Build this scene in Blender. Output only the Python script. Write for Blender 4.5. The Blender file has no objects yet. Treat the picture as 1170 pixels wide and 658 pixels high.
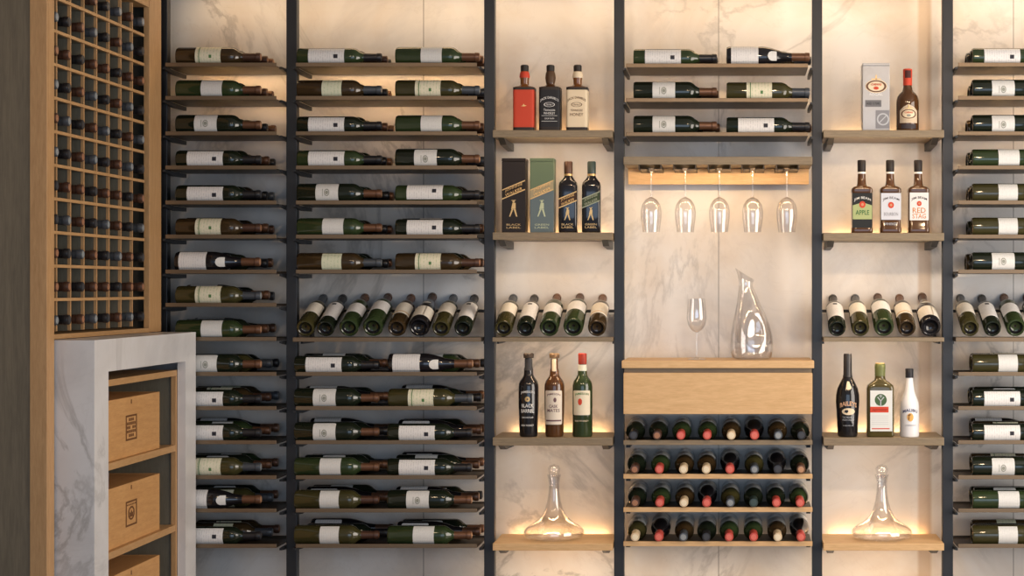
import bpy, bmesh, math, random
from mathutils import Matrix, Vector
random.seed(7)
PI = math.pi
S = bpy.context.scene
COL = S.collection
F = 1938.0; VX = 840.0; VY = 329.0; CY = 6.76; CZ = 1.5

def PX(px, Y=-0.30): return (px - VX) * (Y + CY) / F
def PZ(py, Y=-0.30): return CZ - (py - VY) * (Y + CY) / F

# ------------------------------------------------------------------ materials
def new_mat(name):
    m = bpy.data.materials.new(name); m.use_nodes = True
    nt = m.node_tree; b = nt.nodes['Principled BSDF']
    return m, nt, b
def pmat(name, col, rough=.5, metal=0.0, coat=0.0, spec=.5, trans=0.0):
    m, nt, b = new_mat(name)
    b.inputs['Base Color'].default_value = (*col, 1)
    b.inputs['Roughness'].default_value = rough
    b.inputs['Metallic'].default_value = metal
    b.inputs['Coat Weight'].default_value = coat
    b.inputs['Specular IOR Level'].default_value = spec
    # fine procedural unevenness in the gloss
    tc = nt.nodes.new('ShaderNodeTexCoord'); n = nt.nodes.new('ShaderNodeTexNoise')
    n.inputs['Scale'].default_value = 25
    nt.links.new(tc.outputs['Object'], n.inputs['Vector'])
    mr = nt.nodes.new('ShaderNodeMapRange')
    mr.inputs['To Min'].default_value = max(0.02, rough - .05); mr.inputs['To Max'].default_value = rough + .05
    nt.links.new(n.outputs['Fac'], mr.inputs['Value']); nt.links.new(mr.outputs['Result'], b.inputs['Roughness'])
    return m
def wood(name, c1, c2, stretch, rough=.5, scale=9):
    m, nt, b = new_mat(name); L = nt.links
    tc = nt.nodes.new('ShaderNodeTexCoord'); mp = nt.nodes.new('ShaderNodeMapping')
    mp.inputs['Scale'].default_value = stretch
    n1 = nt.nodes.new('ShaderNodeTexNoise'); n1.inputs['Scale'].default_value = scale; n1.inputs['Detail'].default_value = 8
    n1.inputs['Roughness'].default_value = .65; n1.inputs['Distortion'].default_value = .5
    n2 = nt.nodes.new('ShaderNodeTexNoise'); n2.inputs['Scale'].default_value = scale * 4; n2.inputs['Detail'].default_value = 3
    L.new(tc.outputs['Object'], mp.inputs['Vector']); L.new(mp.outputs['Vector'], n1.inputs['Vector']); L.new(mp.outputs['Vector'], n2.inputs['Vector'])
    r = nt.nodes.new('ShaderNodeValToRGB'); r.color_ramp.elements[0].position = .3; r.color_ramp.elements[1].position = .7
    r.color_ramp.elements[0].color = (*c1, 1); r.color_ramp.elements[1].color = (*c2, 1)
    mx = nt.nodes.new('ShaderNodeMath'); mx.operation = 'MULTIPLY_ADD'; mx.inputs[1].default_value = .35
    L.new(n2.outputs['Fac'], mx.inputs[0])
    ml = nt.nodes.new('ShaderNodeMath'); ml.operation = 'MULTIPLY'; ml.inputs[1].default_value = .65
    L.new(n1.outputs['Fac'], ml.inputs[0]); L.new(ml.outputs[0], mx.inputs[2])
    L.new(mx.outputs[0], r.inputs['Fac']); L.new(r.outputs['Color'], b.inputs['Base Color'])
    b.inputs['Roughness'].default_value = rough
    bp = nt.nodes.new('ShaderNodeBump'); bp.inputs['Strength'].default_value = .12; bp.inputs['Distance'].default_value = .001
    L.new(mx.outputs[0], bp.inputs['Height']); L.new(bp.outputs['Normal'], b.inputs['Normal'])
    return m
OAKX = wood('oak_grain_x', (.60, .37, .165), (.78, .52, .27), (1, 8, 8))
OAKY = wood('oak_grain_y', (.44, .24, .095), (.60, .36, .165), (8, 1, 8))
OAKZ = wood('oak_grain_z', (.42, .23, .095), (.58, .345, .16), (8, 8, 1))
SHELFWOOD = wood('dimmed_shelf_oak', (.185, .14, .085), (.30, .225, .135), (1, 8, 8), .45)  # same oak as the lowest shelves, weaker light painted in as darker brown
STAINED = wood('smoked_oak', (.115, .095, .065), (.21, .17, .115), (10, 10, .7), .5, 7)
INNER = wood('shade_tinted_oak', (.12, .11, .08), (.18, .16, .115), (8, 8, 1), .6)  # oak inside rack and niche, recess shade put into its dark colour
CRATE = wood('pine_crate', (.52, .26, .09), (.68, .38, .15), (8, 1, 8), .55)
METAL = pmat('dark_gunmetal', (.032, .034, .038), .42, .5)
BRONZE = pmat('bronze_sheet', (.085, .062, .04), .4, .5)
LIPM = pmat('brushed_bronze_edge', (.20, .14, .085), .4, .5)
STEEL = pmat('steel', (.6, .58, .55), .25, 1.0)

def marble(name, base, warm, wallx=False):
    m, nt, b = new_mat(name); L = nt.links; N = nt.nodes.new
    tc = N('ShaderNodeTexCoord')
    def noise(scale, det=6, dist=0.0, rough=.55, off=(0, 0, 0)):
        mp = N('ShaderNodeMapping'); mp.inputs['Location'].default_value = off
        L.new(tc.outputs['Object'], mp.inputs['Vector'])
        n = N('ShaderNodeTexNoise'); n.inputs['Scale'].default_value = scale; n.inputs['Detail'].default_value = det
        n.inputs['Distortion'].default_value = dist; n.inputs['Roughness'].default_value = rough
        L.new(mp.outputs['Vector'], n.inputs['Vector']); return n.outputs['Fac']
    def ramp(src, p):
        r = N('ShaderNodeValToRGB'); e = r.color_ramp.elements
        e[0].position, v0 = p[0]; e[0].color = (v0, v0, v0, 1); e[1].position, v1 = p[1]; e[1].color = (v1, v1, v1, 1)
        for q, v in p[2:]:
            x = e.new(q); x.color = (v, v, v, 1)
        L.new(src, r.inputs['Fac']); return r.outputs['Color']
    def mix(fac, a, bcol):
        x = N('ShaderNodeMix'); x.data_type = 'RGBA'
        if isinstance(fac, float): x.inputs[0].default_value = fac
        else: L.new(fac, x.inputs[0])
        if isinstance(a, tuple): x.inputs[6].default_value = (*a, 1)
        else: L.new(a, x.inputs[6])
        if isinstance(bcol, tuple): x.inputs[7].default_value = (*bcol, 1)
        else: L.new(bcol, x.inputs[7])
        return x.outputs[2]
    def mul(a, k):
        x = N('ShaderNodeMath'); x.operation = 'MULTIPLY'; L.new(a, x.inputs[0])
        if isinstance(k, float): x.inputs[1].default_value = k
        else: L.new(k, x.inputs[1])
        return x.outputs[0]
    cloud = ramp(noise(2.1, 5, .6), ((.42, 0), (.68, 1)))
    c = mix(mul(cloud, .7), base, warm)
    grey = ramp(noise(2.3, 6, .4, .6, (4, 2, 1)), ((.52, 0), (.75, 1)))
    c = mix(mul(grey, .42), c, (.36, .36, .38))
    v1 = ramp(noise(1.1, 7, 1.3, .6, (9, 3, 5)), ((.475, 0), (.5, 1), (.525, 0)))
    msk = ramp(noise(1.3, 3, 0, .5, (1, 7, 3)), ((.45, 0), (.62, 1)))
    c = mix(mul(mul(v1, .5), msk), c, (.24, .22, .20))
    v2 = ramp(noise(2.6, 6, 1.0, .6, (3, 8, 2)), ((.49, 0), (.5, 1), (.51, 0)))
    c = mix(mul(v2, .08), c, (.35, .31, .27))
    if wallx:
        sx = N('ShaderNodeSeparateXYZ'); L.new(tc.outputs['Object'], sx.inputs[0])
        def line(x0, w, soft):
            a = N('ShaderNodeMath'); a.operation = 'SUBTRACT'; L.new(sx.outputs['X'], a.inputs[0]); a.inputs[1].default_value = x0
            d = N('ShaderNodeMath'); d.operation = 'ABSOLUTE'; L.new(a.outputs[0], d.inputs[0])
            r = N('ShaderNodeMapRange'); L.new(d.outputs[0], r.inputs['Value'])
            r.inputs['From Min'].default_value = w; r.inputs['From Max'].default_value = w + soft
            r.inputs['To Min'].default_value = 1; r.inputs['To Max'].default_value = 0
            return r.outputs['Result']
        c = mix(mul(line(.755, .02, .012), .62), c, (.47, .31, .16))     # long tan streak, a reflection painted into the slab colour
        c = mix(mul(line(-.32, .02, .05), .15), c, (.47, .31, .16))
        for x0 in (-2.418, -1.242, -.066, 1.109, 2.285):                 # joints between slabs
            c = mix(mul(line(x0, .0012, .0012), .7), c, (.12, .10, .08))
    L.new(c, b.inputs['Base Color']); b.inputs['Roughness'].default_value = .3
    return m
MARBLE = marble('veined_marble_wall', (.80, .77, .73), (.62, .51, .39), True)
MARBLE2 = marble('veined_marble_niche', (.76, .75, .75), (.60, .57, .55))

def bottle_glass(name, col, rough=.09):
    m, nt, b = new_mat(name); L = nt.links
    n = nt.nodes.new('ShaderNodeTexNoise'); n.inputs['Scale'].default_value = 14
    tc = nt.nodes.new('ShaderNodeTexCoord'); L.new(tc.outputs['Object'], n.inputs['Vector'])
    r = nt.nodes.new('ShaderNodeValToRGB')
    r.color_ramp.elements[0].color = (*[c * .8 for c in col], 1); r.color_ramp.elements[1].color = (*[c * 1.2 for c in col], 1)
    L.new(n.outputs['Fac'], r.inputs['Fac']); L.new(r.outputs['Color'], b.inputs['Base Color'])
    b.inputs['Roughness'].default_value = rough; b.inputs['IOR'].default_value = 1.5
    b.inputs['Coat Weight'].default_value = .3; b.inputs['Coat Roughness'].default_value = .04
    return m
G_DARK = bottle_glass('black_green_glass', (.012, .017, .010))
G_GREEN = bottle_glass('green_glass', (.030, .048, .018))
G_BROWN = bottle_glass('brown_glass', (.045, .028, .012))
G_OLIVE = bottle_glass('olive_glass', (.050, .045, .016))
G_BLACK = bottle_glass('black_glass', (.011, .010, .012))
G_AMBER = bottle_glass('amber_glass', (.20, .075, .02))
G_HONEY = bottle_glass('whiskey_glass', (.085, .035, .012))
GLASSOF = {'dark': G_DARK, 'green': G_GREEN, 'brown': G_BROWN, 'olive': G_OLIVE, 'black': G_BLACK}

def label_mat(name, col, ink, zper=.011, strength=.35):
    """paper with faint printed lines, run round the bottle"""
    m, nt, b = new_mat(name); L = nt.links; N = nt.nodes.new
    tc = N('ShaderNodeTexCoord'); sx = N('ShaderNodeSeparateXYZ'); L.new(tc.outputs['Object'], sx.inputs[0])
    a = N('ShaderNodeMath'); a.operation = 'MULTIPLY'; L.new(sx.outputs['Z'], a.inputs[0]); a.inputs[1].default_value = 2 * PI / zper
    s = N('ShaderNodeMath'); s.operation = 'SINE'; L.new(a.outputs[0], s.inputs[0])
    g = N('ShaderNodeMath'); g.operation = 'GREATER_THAN'; L.new(s.outputs[0], g.inputs[0]); g.inputs[1].default_value = .5
    n = N('ShaderNodeTexNoise'); n.inputs['Scale'].default_value = 160; L.new(tc.outputs['Object'], n.inputs['Vector'])
    g2 = N('ShaderNodeMath'); g2.operation = 'GREATER_THAN'; L.new(n.outputs['Fac'], g2.inputs[0]); g2.inputs[1].default_value = .5
    k = N('ShaderNodeMath'); k.operation = 'MULTIPLY'; L.new(g.outputs[0], k.inputs[0]); L.new(g2.outputs[0], k.inputs[1])
    k2 = N('ShaderNodeMath'); k2.operation = 'MULTIPLY'; L.new(k.outputs[0], k2.inputs[0]); k2.inputs[1].default_value = strength
    mx = N('ShaderNodeMix'); mx.data_type = 'RGBA'; L.new(k2.outputs[0], mx.inputs[0])
    mx.inputs[6].default_value = (*col, 1); mx.inputs[7].default_value = (*ink, 1)
    L.new(mx.outputs[2], b.inputs['Base Color']); b.inputs['Roughness'].default_value = .6
    return m
L_WHITE = label_mat('white_paper', (.80, .79, .78), (.35, .34, .36), .009, .3)
L_PLAIN = label_mat('grey_white_paper', (.72, .72, .70), (.45, .45, .42), .007, .25)
L_CREAM = label_mat('cream_paper', (.80, .76, .58), (.30, .45, .18), .012, .35)
L_PALE = label_mat('pale_green_paper', (.70, .72, .54), (.35, .48, .25), .013, .4)
PRINTM = {}
def ink(name, col, rough=.5, metal=0.0):
    if name not in PRINTM: PRINTM[name] = pmat(name, col, rough, metal, spec=.22)
    return PRINTM[name]
I_DARK = ink('dark_ink', (.03, .03, .04)); I_GREEN = ink('green_ink', (.10, .22, .08)); I_GREY = ink('grey_ink', (.30, .31, .27))
I_RED = ink('red_ink', (.62, .07, .035)); I_GOLD = ink('gold_ink', (.70, .46, .20), .35, .5); I_WHITE = ink('white_ink', (.85, .84, .82))
I_CREAM = ink('cream_ink', (.82, .68, .48)); I_SILVER = ink('silver_ink', (.50, .52, .55), .4)
FOILS = {
 'black': pmat('black_foil', (.018, .017, .019), .35), 'brown': pmat('copper_foil', (.085, .04, .025), .38, .2),
 'grey': pmat('slate_foil', (.075, .085, .10), .35, .2), 'copper': pmat('bright_copper_foil', (.16, .075, .04), .35, .3),
 'red': pmat('red_foil', (.50, .07, .05), .35), 'cream': pmat('cream_foil', (.66, .52, .34), .4), 'darkgreen': pmat('dark_green_foil', (.03, .05, .045), .35)}
SEALS = {'black': pmat('black_seal', (.05, .05, .055), .4), 'brown': pmat('brown_seal', (.36, .17, .09), .4), 'grey': pmat('grey_seal', (.28, .30, .31), .4),
 'red': pmat('red_seal', (.72, .17, .13), .4), 'cream': pmat('cream_seal', (.85, .74, .55), .4), 'copper': pmat('copper_seal', (.5, .27, .15), .4), 'darkgreen': pmat('green_seal', (.05, .08, .075), .4)}

def clear_glass():
    m = bpy.data.materials.new('clear_glass'); m.use_nodes = True
    nt = m.node_tree; nt.nodes.clear(); N = nt.nodes.new; L = nt.links
    o = N('ShaderNodeOutputMaterial'); t = N('ShaderNodeBsdfTransparent'); g = N('ShaderNodeBsdfGlossy')
    g.inputs['Roughness'].default_value = .05; g.inputs['Color'].default_value = (1, 1, 1, 1)
    lw = N('ShaderNodeLayerWeight'); lw.inputs['Blend'].default_value = .5
    p = N('ShaderNodeMath'); p.operation = 'POWER'; L.new(lw.outputs['Facing'], p.inputs[0]); p.inputs[1].default_value = 3.2
    r = N('ShaderNodeMapRange'); r.inputs['To Min'].default_value = .09; r.inputs['To Max'].default_value = .8
    L.new(p.outputs[0], r.inputs['Value'])
    cr = N('ShaderNodeValToRGB'); cr.color_ramp.elements[0].color = (.97, .97, .975, 1); cr.color_ramp.elements[1].color = (.70, .70, .72, 1)
    cr.color_ramp.elements[0].position = .5
    L.new(lw.outputs['Facing'], cr.inputs['Fac']); L.new(cr.outputs['Color'], t.inputs['Color'])
    mx = N('ShaderNodeMixShader'); L.new(r.outputs['Result'], mx.inputs[0]); L.new(t.outputs[0], mx.inputs[1]); L.new(g.outputs[0], mx.inputs[2])
    L.new(mx.outputs[0], o.inputs['Surface']); return m
CLEAR = clear_glass()
def emit(name, col, s):
    m, nt, b = new_mat(name); b.inputs['Base Color'].default_value = (*col, 1)
    b.inputs['Emission Color'].default_value = (*col, 1); b.inputs['Emission Strength'].default_value = s; return m

# ------------------------------------------------------------------ mesh helpers
def obj(name, bm, mat, parent=None, smooth=False, loc=None, rot=None):
    me = bpy.data.meshes.new(name)
    bmesh.ops.recalc_face_normals(bm, faces=bm.faces)
    if smooth:
        for f in bm.faces: f.smooth = True
        for e in bm.edges:
            if len(e.link_faces) == 2 and e.calc_face_angle(0) > math.radians(35): e.smooth = False
    bm.to_mesh(me); bm.free(); me.materials.append(mat)
    o = bpy.data.objects.new(name, me); COL.objects.link(o)
    if parent: o.parent = parent
    if loc: o.location = loc
    if rot: o.rotation_euler = rot
    return o
def tag(o, label, cat, group=None, kind=None):
    o['label'] = label; o['category'] = cat
    if len(label.replace('-', ' ').split()) > 16: print('LONG', label)
    if group: o['group'] = group
    if kind: o['kind'] = kind
    return o
def empty(name, loc=(0, 0, 0)):
    o = bpy.data.objects.new(name, None); o.empty_display_size = .05; o.location = loc; COL.objects.link(o); return o
def struct(name, bm, mat):
    o = obj(name, bm, mat); o['kind'] = 'structure'; return o
def box(bm, x0, x1, y0, y1, z0, z1, bev=0.0):
    m = Matrix.Translation(((x0+x1)/2, (y0+y1)/2, (z0+z1)/2)) @ Matrix.Diagonal((abs(x1-x0), abs(y1-y0), abs(z1-z0), 1))
    r = bmesh.ops.create_cube(bm, size=1, matrix=m)
    if bev:
        es = set(e for v in r['verts'] for e in v.link_edges)
        bmesh.ops.bevel(bm, geom=list(es), offset=bev, segments=2, profile=.6, affect='EDGES')
    return bm
def B(x0, x1, y0, y1, z0, z1, bev=0.0): return box(bmesh.new(), x0, x1, y0, y1, z0, z1, bev)
def lathe(prof, seg=28, bm=None, cap0=True, cap1=True):
    bm = bm or bmesh.new(); rings = []
    for r, z in prof:
        if r < 1e-6: rings.append([bm.verts.new((0, 0, z))]); continue
        rings.append([bm.verts.new((r*math.cos(2*PI*k/seg), r*math.sin(2*PI*k/seg), z)) for k in range(seg)])
    for a, b in zip(rings, rings[1:]):
        for k in range(seg):
            k2 = (k+1) % seg
            if len(a) == 1 and len(b) == 1: continue
            if len(a) == 1: bm.faces.new((a[0], b[k], b[k2]))
            elif len(b) == 1: bm.faces.new((a[k], a[k2], b[0]))
            else: bm.faces.new((a[k], a[k2], b[k2], b[k]))
    if cap0 and len(rings[0]) > 1: bm.faces.new(rings[0])
    if cap1 and len(rings[-1]) > 1: bm.faces.new(rings[-1])
    return bm
def sup(hw, hd, n, t):
    c, s = math.cos(t), math.sin(t)
    return (hw*math.copysign(abs(c)**(2/n), c), hd*math.copysign(abs(s)**(2/n), s))
def loft(secs, seg=40, bm=None):
    """secs: (z, half width, half depth, exponent)"""
    bm = bm or bmesh.new(); rings = []
    for z, hw, hd, n in secs:
        rings.append([bm.verts.new((*sup(hw, hd, n, 2*PI*(k+.5)/seg), z)) for k in range(seg)])
    for a, b in zip(rings, rings[1:]):
        for k in range(seg): bm.faces.new((a[k], a[(k+1) % seg], b[(k+1) % seg], b[k]))
    bm.faces.new(rings[0]); bm.faces.new(rings[-1]); return bm
def tube(bm, p0, p1, r, seg=10):
    p0, p1 = Vector(p0), Vector(p1); d = p1 - p0
    m = Matrix.Translation((p0+p1)/2) @ d.to_track_quat('Z', 'Y').to_matrix().to_4x4()
    bmesh.ops.create_cone(bm, cap_ends=True, segments=seg, radius1=r, radius2=r, depth=d.length, matrix=m); return bm

# flat prints: drawn in x,z then wrapped on a round bottle (radius r) or laid on a flat face (y = -d)
def p_rect(x0, x1, z0, z1, nx=10, rnd=0.0, bm=None):
    bm = bm or bmesh.new(); cols = []
    for i in range(nx+1):
        x = x0 + (x1-x0)*i/nx; e = 0
        if rnd:
            dx = min(x-x0, x1-x)
            if dx < rnd: e = rnd - math.sqrt(max(0, rnd*rnd - (rnd-dx)**2))
        cols.append((bm.verts.new((x, 0, z0+e)), bm.verts.new((x, 0, z1-e))))
    for a, b in zip(cols, cols[1:]): bm.faces.new((a[0], b[0], b[1], a[1]))
    return bm
def p_ell(cx, cz, rx, rz, seg=20, bm=None, inner=0.0):
    bm = bm or bmesh.new()
    vs = [bm.verts.new((cx+rx*math.cos(2*PI*k/seg), 0, cz+rz*math.sin(2*PI*k/seg))) for k in range(seg)]
    if inner:
        ws = [bm.verts.new((cx+inner*rx*math.cos(2*PI*k/seg), 0, cz+inner*rz*math.sin(2*PI*k/seg))) for k in range(seg)]
        for k in range(seg): bm.faces.new((vs[k], vs[(k+1) % seg], ws[(k+1) % seg], ws[k]))
    else: bm.faces.new(vs)
    return bm
def p_poly(pts, bm=None):
    bm = bm or bmesh.new(); bm.faces.new([bm.verts.new((x, 0, z)) for x, z in pts]); return bm
def p_text(txt, width, height, cx=0, cz=0, arch=0.0, slant=0.0, bm=None, bold=0.0):
    cu = bpy.data.curves.new('txt', 'FONT'); cu.body = txt; cu.size = 1; cu.offset = bold; cu.resolution_u = 2
    o = bpy.data.objects.new('txt', cu); COL.objects.link(o)
    dg = bpy.context.evaluated_depsgraph_get(); me = bpy.data.meshes.new_from_object(o.evaluated_get(dg))
    t = bmesh.new(); t.from_mesh(me); bpy.data.objects.remove(o); bpy.data.curves.remove(cu); bpy.data.meshes.remove(me)
    xs = [v.co.x for v in t.verts]; ys = [v.co.y for v in t.verts]
    x0, x1, y0, y1 = min(xs), max(xs), min(ys), max(ys)
    for v in t.verts:
        u = (v.co.x-x0)/(x1-x0)*2-1; w = (v.co.y-y0)/(y1-y0)-.5
        v.co = (cx+u*width/2, 0, cz+w*height+arch*(1-u*u)+slant*u*width/2)
    if bm is None: return t
    mm = bpy.data.meshes.new('m'); t.to_mesh(mm); t.free(); bm.from_mesh(mm); bpy.data.meshes.remove(mm); return bm
def wrap(bm, r=None, d=None, rot=0.0, th=.0004):
    """give the print a little thickness and lay it on the surface"""
    r0 = r
    if r0:
        xs = [v.co.x for v in bm.verts]; x = min(xs)+.005
        while x < max(xs):
            bmesh.ops.bisect_plane(bm, geom=list(bm.verts)+list(bm.edges)+list(bm.faces), plane_co=(x, 0, 0), plane_no=(1, 0, 0)); x += .005
    ext = bmesh.ops.extrude_face_region(bm, geom=list(bm.faces))
    for v in [g for g in ext['geom'] if isinstance(g, bmesh.types.BMVert)]: v.co.y = -th
    for v in bm.verts:
        x, y, z = v.co
        if r0:
            rr = r0 - y; a = x/r0 + rot; v.co = (rr*math.sin(a), -rr*math.cos(a), z)
        else: v.co = (x, -d + y, z)
    return bm

# ------------------------------------------------------------------ camera
cam = bpy.data.cameras.new('camera'); co = bpy.data.objects.new('camera', cam); COL.objects.link(co)
co.location = (0, -CY, CZ); co.rotation_euler = (PI/2, 0, 0)
cam.sensor_width = 36; cam.lens = F/1170*36; cam.shift_x = -(VX-585)/1170; cam.clip_start = .1
S.camera = co
S.view_settings.view_transform = 'Standard'; S.view_settings.look = 'None'
S.view_settings.gamma = 1; S.view_settings.use_curve_mapping = False; S.view_settings.exposure = 0.0

# ------------------------------------------------------------------ room
HC = 2.95
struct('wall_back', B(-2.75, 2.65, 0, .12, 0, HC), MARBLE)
FLOORM = wood('dark_floor_planks', (.11, .08, .055), (.19, .14, .10), (8, 1, 8), .35)
struct('floor', B(-2.75, 2.65, -7.6, .12, -.1, 0), FLOORM)
PAINT = pmat('ceiling_paint', (.42, .42, .43), .8)
WALLP = pmat('plaster', (.45, .41, .36), .8)
struct('ceiling', B(-2.75, 2.65, -7.6, .12, HC, HC+.1), PAINT)
struct('wall_left', B(-2.75, -2.65, -7.6, 0, 0, HC), WALLP)
struct('wall_right', B(2.55, 2.65, -7.6, 0, 0, HC), WALLP)

# ------------------------------------------------------------------ steel uprights
YP0, YP1 = -.24, -.20
posts = [(179, 191), (327, 339), (553, 565), (701.5, 713), (928, 939.5), (1077, 1089), (1303, 1315)]
PXW = [(PX(a, YP0), PX(b, YP0)) for a, b in posts]
pl = ['slim dark steel upright beside the oak lattice rack', 'dark steel upright between the first and second bottle bays from the left',
      'dark steel upright left of the shelf with the red-label square bottle', 'dark steel upright left of the hanging wine glasses',
      'dark steel upright right of the hanging wine glasses', 'dark steel upright right of the bay with grey gift box', 'x']
for i, (a, b) in enumerate(PXW[:6]):
    t = empty('steel_upright', ((a+b)/2, (YP0+YP1)/2, 0)); w = (b-a)/2
    tag(t, pl[i], 'post', 'steel uprights of the wine wall')
    obj('post', B(-w, w, -.02, .02, .006, HC-.006, .002), METAL, t)
    obj('foot_plate', B(-w-.01, w+.01, -.03, .03, 0, .006), METAL, t)
    obj('ceiling_plate', B(-w-.01, w+.01, -.03, .03, HC-.006, HC), METAL, t)
    bm = bmesh.new()
    for z in (.2, 2.8): box(bm, -.008, .008, .02, .198, z-.008, z+.008)
    obj('wall_tie', bm, METAL, t)

ORD = ['top', 'second', 'third', 'fourth', 'fifth', 'sixth', 'seventh', 'eighth', 'ninth', 'tenth', 'eleventh', 'twelfth', 'thirteenth', 'fourteenth', 'fifteenth']
BAY = {'L': 'bay beside oak rack', 'M': 'wide second bay', 'C': 'centre bay', 'R': 'right edge bay'}
BAYX = {'L': (PXW[0][1]+.001, PXW[1][0]), 'M': (PXW[1][1], PXW[2][0]), 'SL': (PXW[2][1], PXW[3][0]), 'C': (PXW[3][1], PXW[4][0]), 'SR': (PXW[4][1], PXW[5][0]), 'R': (PXW[5][1], PXW[6][0])}

def metal_shelf(bay, py, label):
    x0, x1 = BAYX[bay]; z = PZ(py); g = .013 if bay != 'L' else .02
    t = empty('metal_wine_shelf', ((x0+x1)/2, -.16, z-.015)); w = (x1-x0)/2
    tag(t, label, 'shelf', 'metal bottle shelves')
    xl, xr = -w+.012, w-.5*g-.012
    tr = B(xl, xr, -.134, .1135, 0, .003)
    obj('tray', tr, BRONZE, t)
    obj('front_lip', B(xl, xr, -.140, -.1345, 0, .015, .0012), LIPM, t)
    obj('rear_lip', B(xl, xr, .1138, .116, 0, .010, .0008), BRONZE, t)
    for s, xx in ((-1, -w+.0008), (1, w-.0105)):
        bm = bmesh.new(); pts = [(-.139, -.001), (.1155, -.001), (.1155, -.016), (-.03, -.019), (-.139, -.009)]
        vs = [[bm.verts.new((X, y, zz)) for y, zz in pts] for X in (xx, xx+.0097)]
        bm.faces.new(vs[0]); bm.faces.new(vs[1][::-1])
        for k in range(5): bm.faces.new((vs[0][k], vs[0][(k+1) % 5], vs[1][(k+1) % 5], vs[1][k]))
        obj('bracket', bm, METAL, t)
    return t

# ------------------------------------------------------------------ wine bottles (local axis +Z, label faces -Y)
def bordeaux(r, Lb, foil, fz=.236):
    L = .318; sh = Lb
    body = [(r*.62, .010), (r*.68, .003), (r*.78, 0), (r*.92, .001), (r, .008), (r, sh), (r*.985, sh+.008), (r*.93, sh+.016), (r*.80, sh+.025), (r*.62, sh+.032), (.0165, sh+.043), (.0148, sh+.055), (.0143, L-.008)]
    return [(0.0, .022)] + body
def burgundy(r):
    return [(0, .028), (r*.62, .010), (r*.68, .003), (r*.78, 0), (r*.92, .001), (r, .008), (r, .135), (r*.97, .150), (r*.88, .170), (r*.70, .195), (r*.52, .215), (.0175, .240), (.0150, .26), (.0145, .310)]
TYPES = {}
def make_type(key, shape, r, glass, foilc, labels, Lb=.205):
    """returns list of (name, mesh, material, parent index)"""
    parts = []
    if shape == 'bord': prof = bordeaux(r, Lb, foilc); L = .318; fz = L-.075
    else: prof = burgundy(r); L = .318; fz = L-.085
    def keep(name, bm, mat, par, smooth=True):
        o = obj(name, bm, mat, None, smooth); me = o.data; bpy.data.objects.remove(o); parts.append((name, me, par)); return len(parts)-1
    keep('bottle_body', lathe(prof, 32), GLASSOF[glass], -1)
    keep('punt', lathe([(r*.66, .0022), (r*.60, .0085), (r*.35, .0175), (0, .0205)], 28, cap0=False), G_BLACK, -1)
    rf = .0156 if shape == 'bord' else .0162
    fo = [(rf+.0006, fz), (rf, fz+.02), (rf-.0004, L-.018), (rf+.0014, L-.016), (rf+.0014, L-.005), (rf, L), (rf*.8, L+.0004)]
    fi = keep('foil_capsule', lathe(fo, 24), FOILS[foilc], -1)
    keep('capsule_top', lathe([(rf*.72, L+.0006), (rf*.72, L+.0014), (0, L+.0016)], 20), SEALS[foilc], fi)
    for lb in labels:
        kind = lb[0]
        if kind == 'label':
            _, mat, z0, z1, ha, rnd = lb
            li = keep('label', wrap(p_rect(-ha*r, ha*r, z0, z1, 24, rnd), r=r+.0003), mat, -1)
        elif kind == 'emblem':
            _, mat, x, z, sz, rs = lb; bm = p_rect(x-sz, x+sz, z-rs, z+rs, 4)
            keep('emblem', wrap(bm, r=r+.0009), mat, li)
        elif kind == 'crest':
            _, mat, z, rx, rz = lb; bm = p_ell(0, z, rx, rz, inner=.72); p_ell(0, z, rx*.5, rz*.6, bm=bm); p_rect(-rx, rx, z-rz-.007, z-rz-.005, 3, bm=bm)
            keep('crest', wrap(bm, r=r+.0009), mat, li)
        elif kind == 'band':
            _, mat, z0, z1, ha = lb
            keep('printed_band', wrap(p_rect(-ha*r, ha*r, z0, z1, 24), r=r+.0009), mat, li)
        elif kind == 'collar':
            _, mat, z0, z1 = lb
            # half-moon label on the sloping shoulder
            bm = bmesh.new(); n = 14; rows = []
            def rad(z):
                for (ra, za), (rb, zb) in zip(prof, prof[1:]):
                    if za <= z <= zb and zb > za: return ra+(rb-ra)*(z-za)/(zb-za)
                return r
            for i in range(n+1):
                u = -1+2*i/n; zlo = z0+(z1-z0)*.85*(1-math.sqrt(max(0, 1-u*u))); row = []
                for zz in (zlo, (zlo+z1)/2, z1):
                    a = u*.62; rr = rad(zz)+.0014; row.append(bm.verts.new((rr*math.sin(a), -rr*math.cos(a), zz)))
                rows.append(row)
            for a, b in zip(rows, rows[1:]):
                for k in range(2): bm.faces.new((a[k], b[k], b[k+1], a[k+1]))
            keep('collar_label', bm, mat, -1)
    TYPES[key] = dict(parts=parts, r=r, L=L)
LA = [('label', L_WHITE, .045, .182, .98, 0), ('emblem', I_DARK, .001, .150, .0075, .008)]
LBn = [('label', L_CREAM, .077, .174, 1.25, 0), ('band', I_GREEN, .0905, .0935, 1.25), ('emblem', I_GREEN, .003, .135, .006, .005)]
LC = [('label', L_PLAIN, .074, .160, 1.15, .006), ('crest', I_GREY, .117, .014, .010)]
LD = [('label', L_PLAIN, .099, .179, 1.2, 0)]
LF = [('label', L_PALE, .097, .172, 1.2, 0)]
LE = [('label', L_WHITE, .018, .122, 1.25, .004), ('collar', L_PLAIN, .158, .192)]
LOOK = {}
def deft(k, *a, look=''): make_type(k, *a); LOOK[k] = look
deft('A', 'bord', .0355, 'dark', 'black', LA, look='dark bottle with long emblem label')
deft('A2', 'bord', .0355, 'green', 'black', LA, look='green bottle with long emblem label')
deft('B', 'bord', .0370, 'brown', 'brown', LBn, look='brown bottle with green-banded cream label')
deft('B2', 'bord', .0375, 'olive', 'grey', LBn, look='olive bottle with green-banded cream label')
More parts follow.
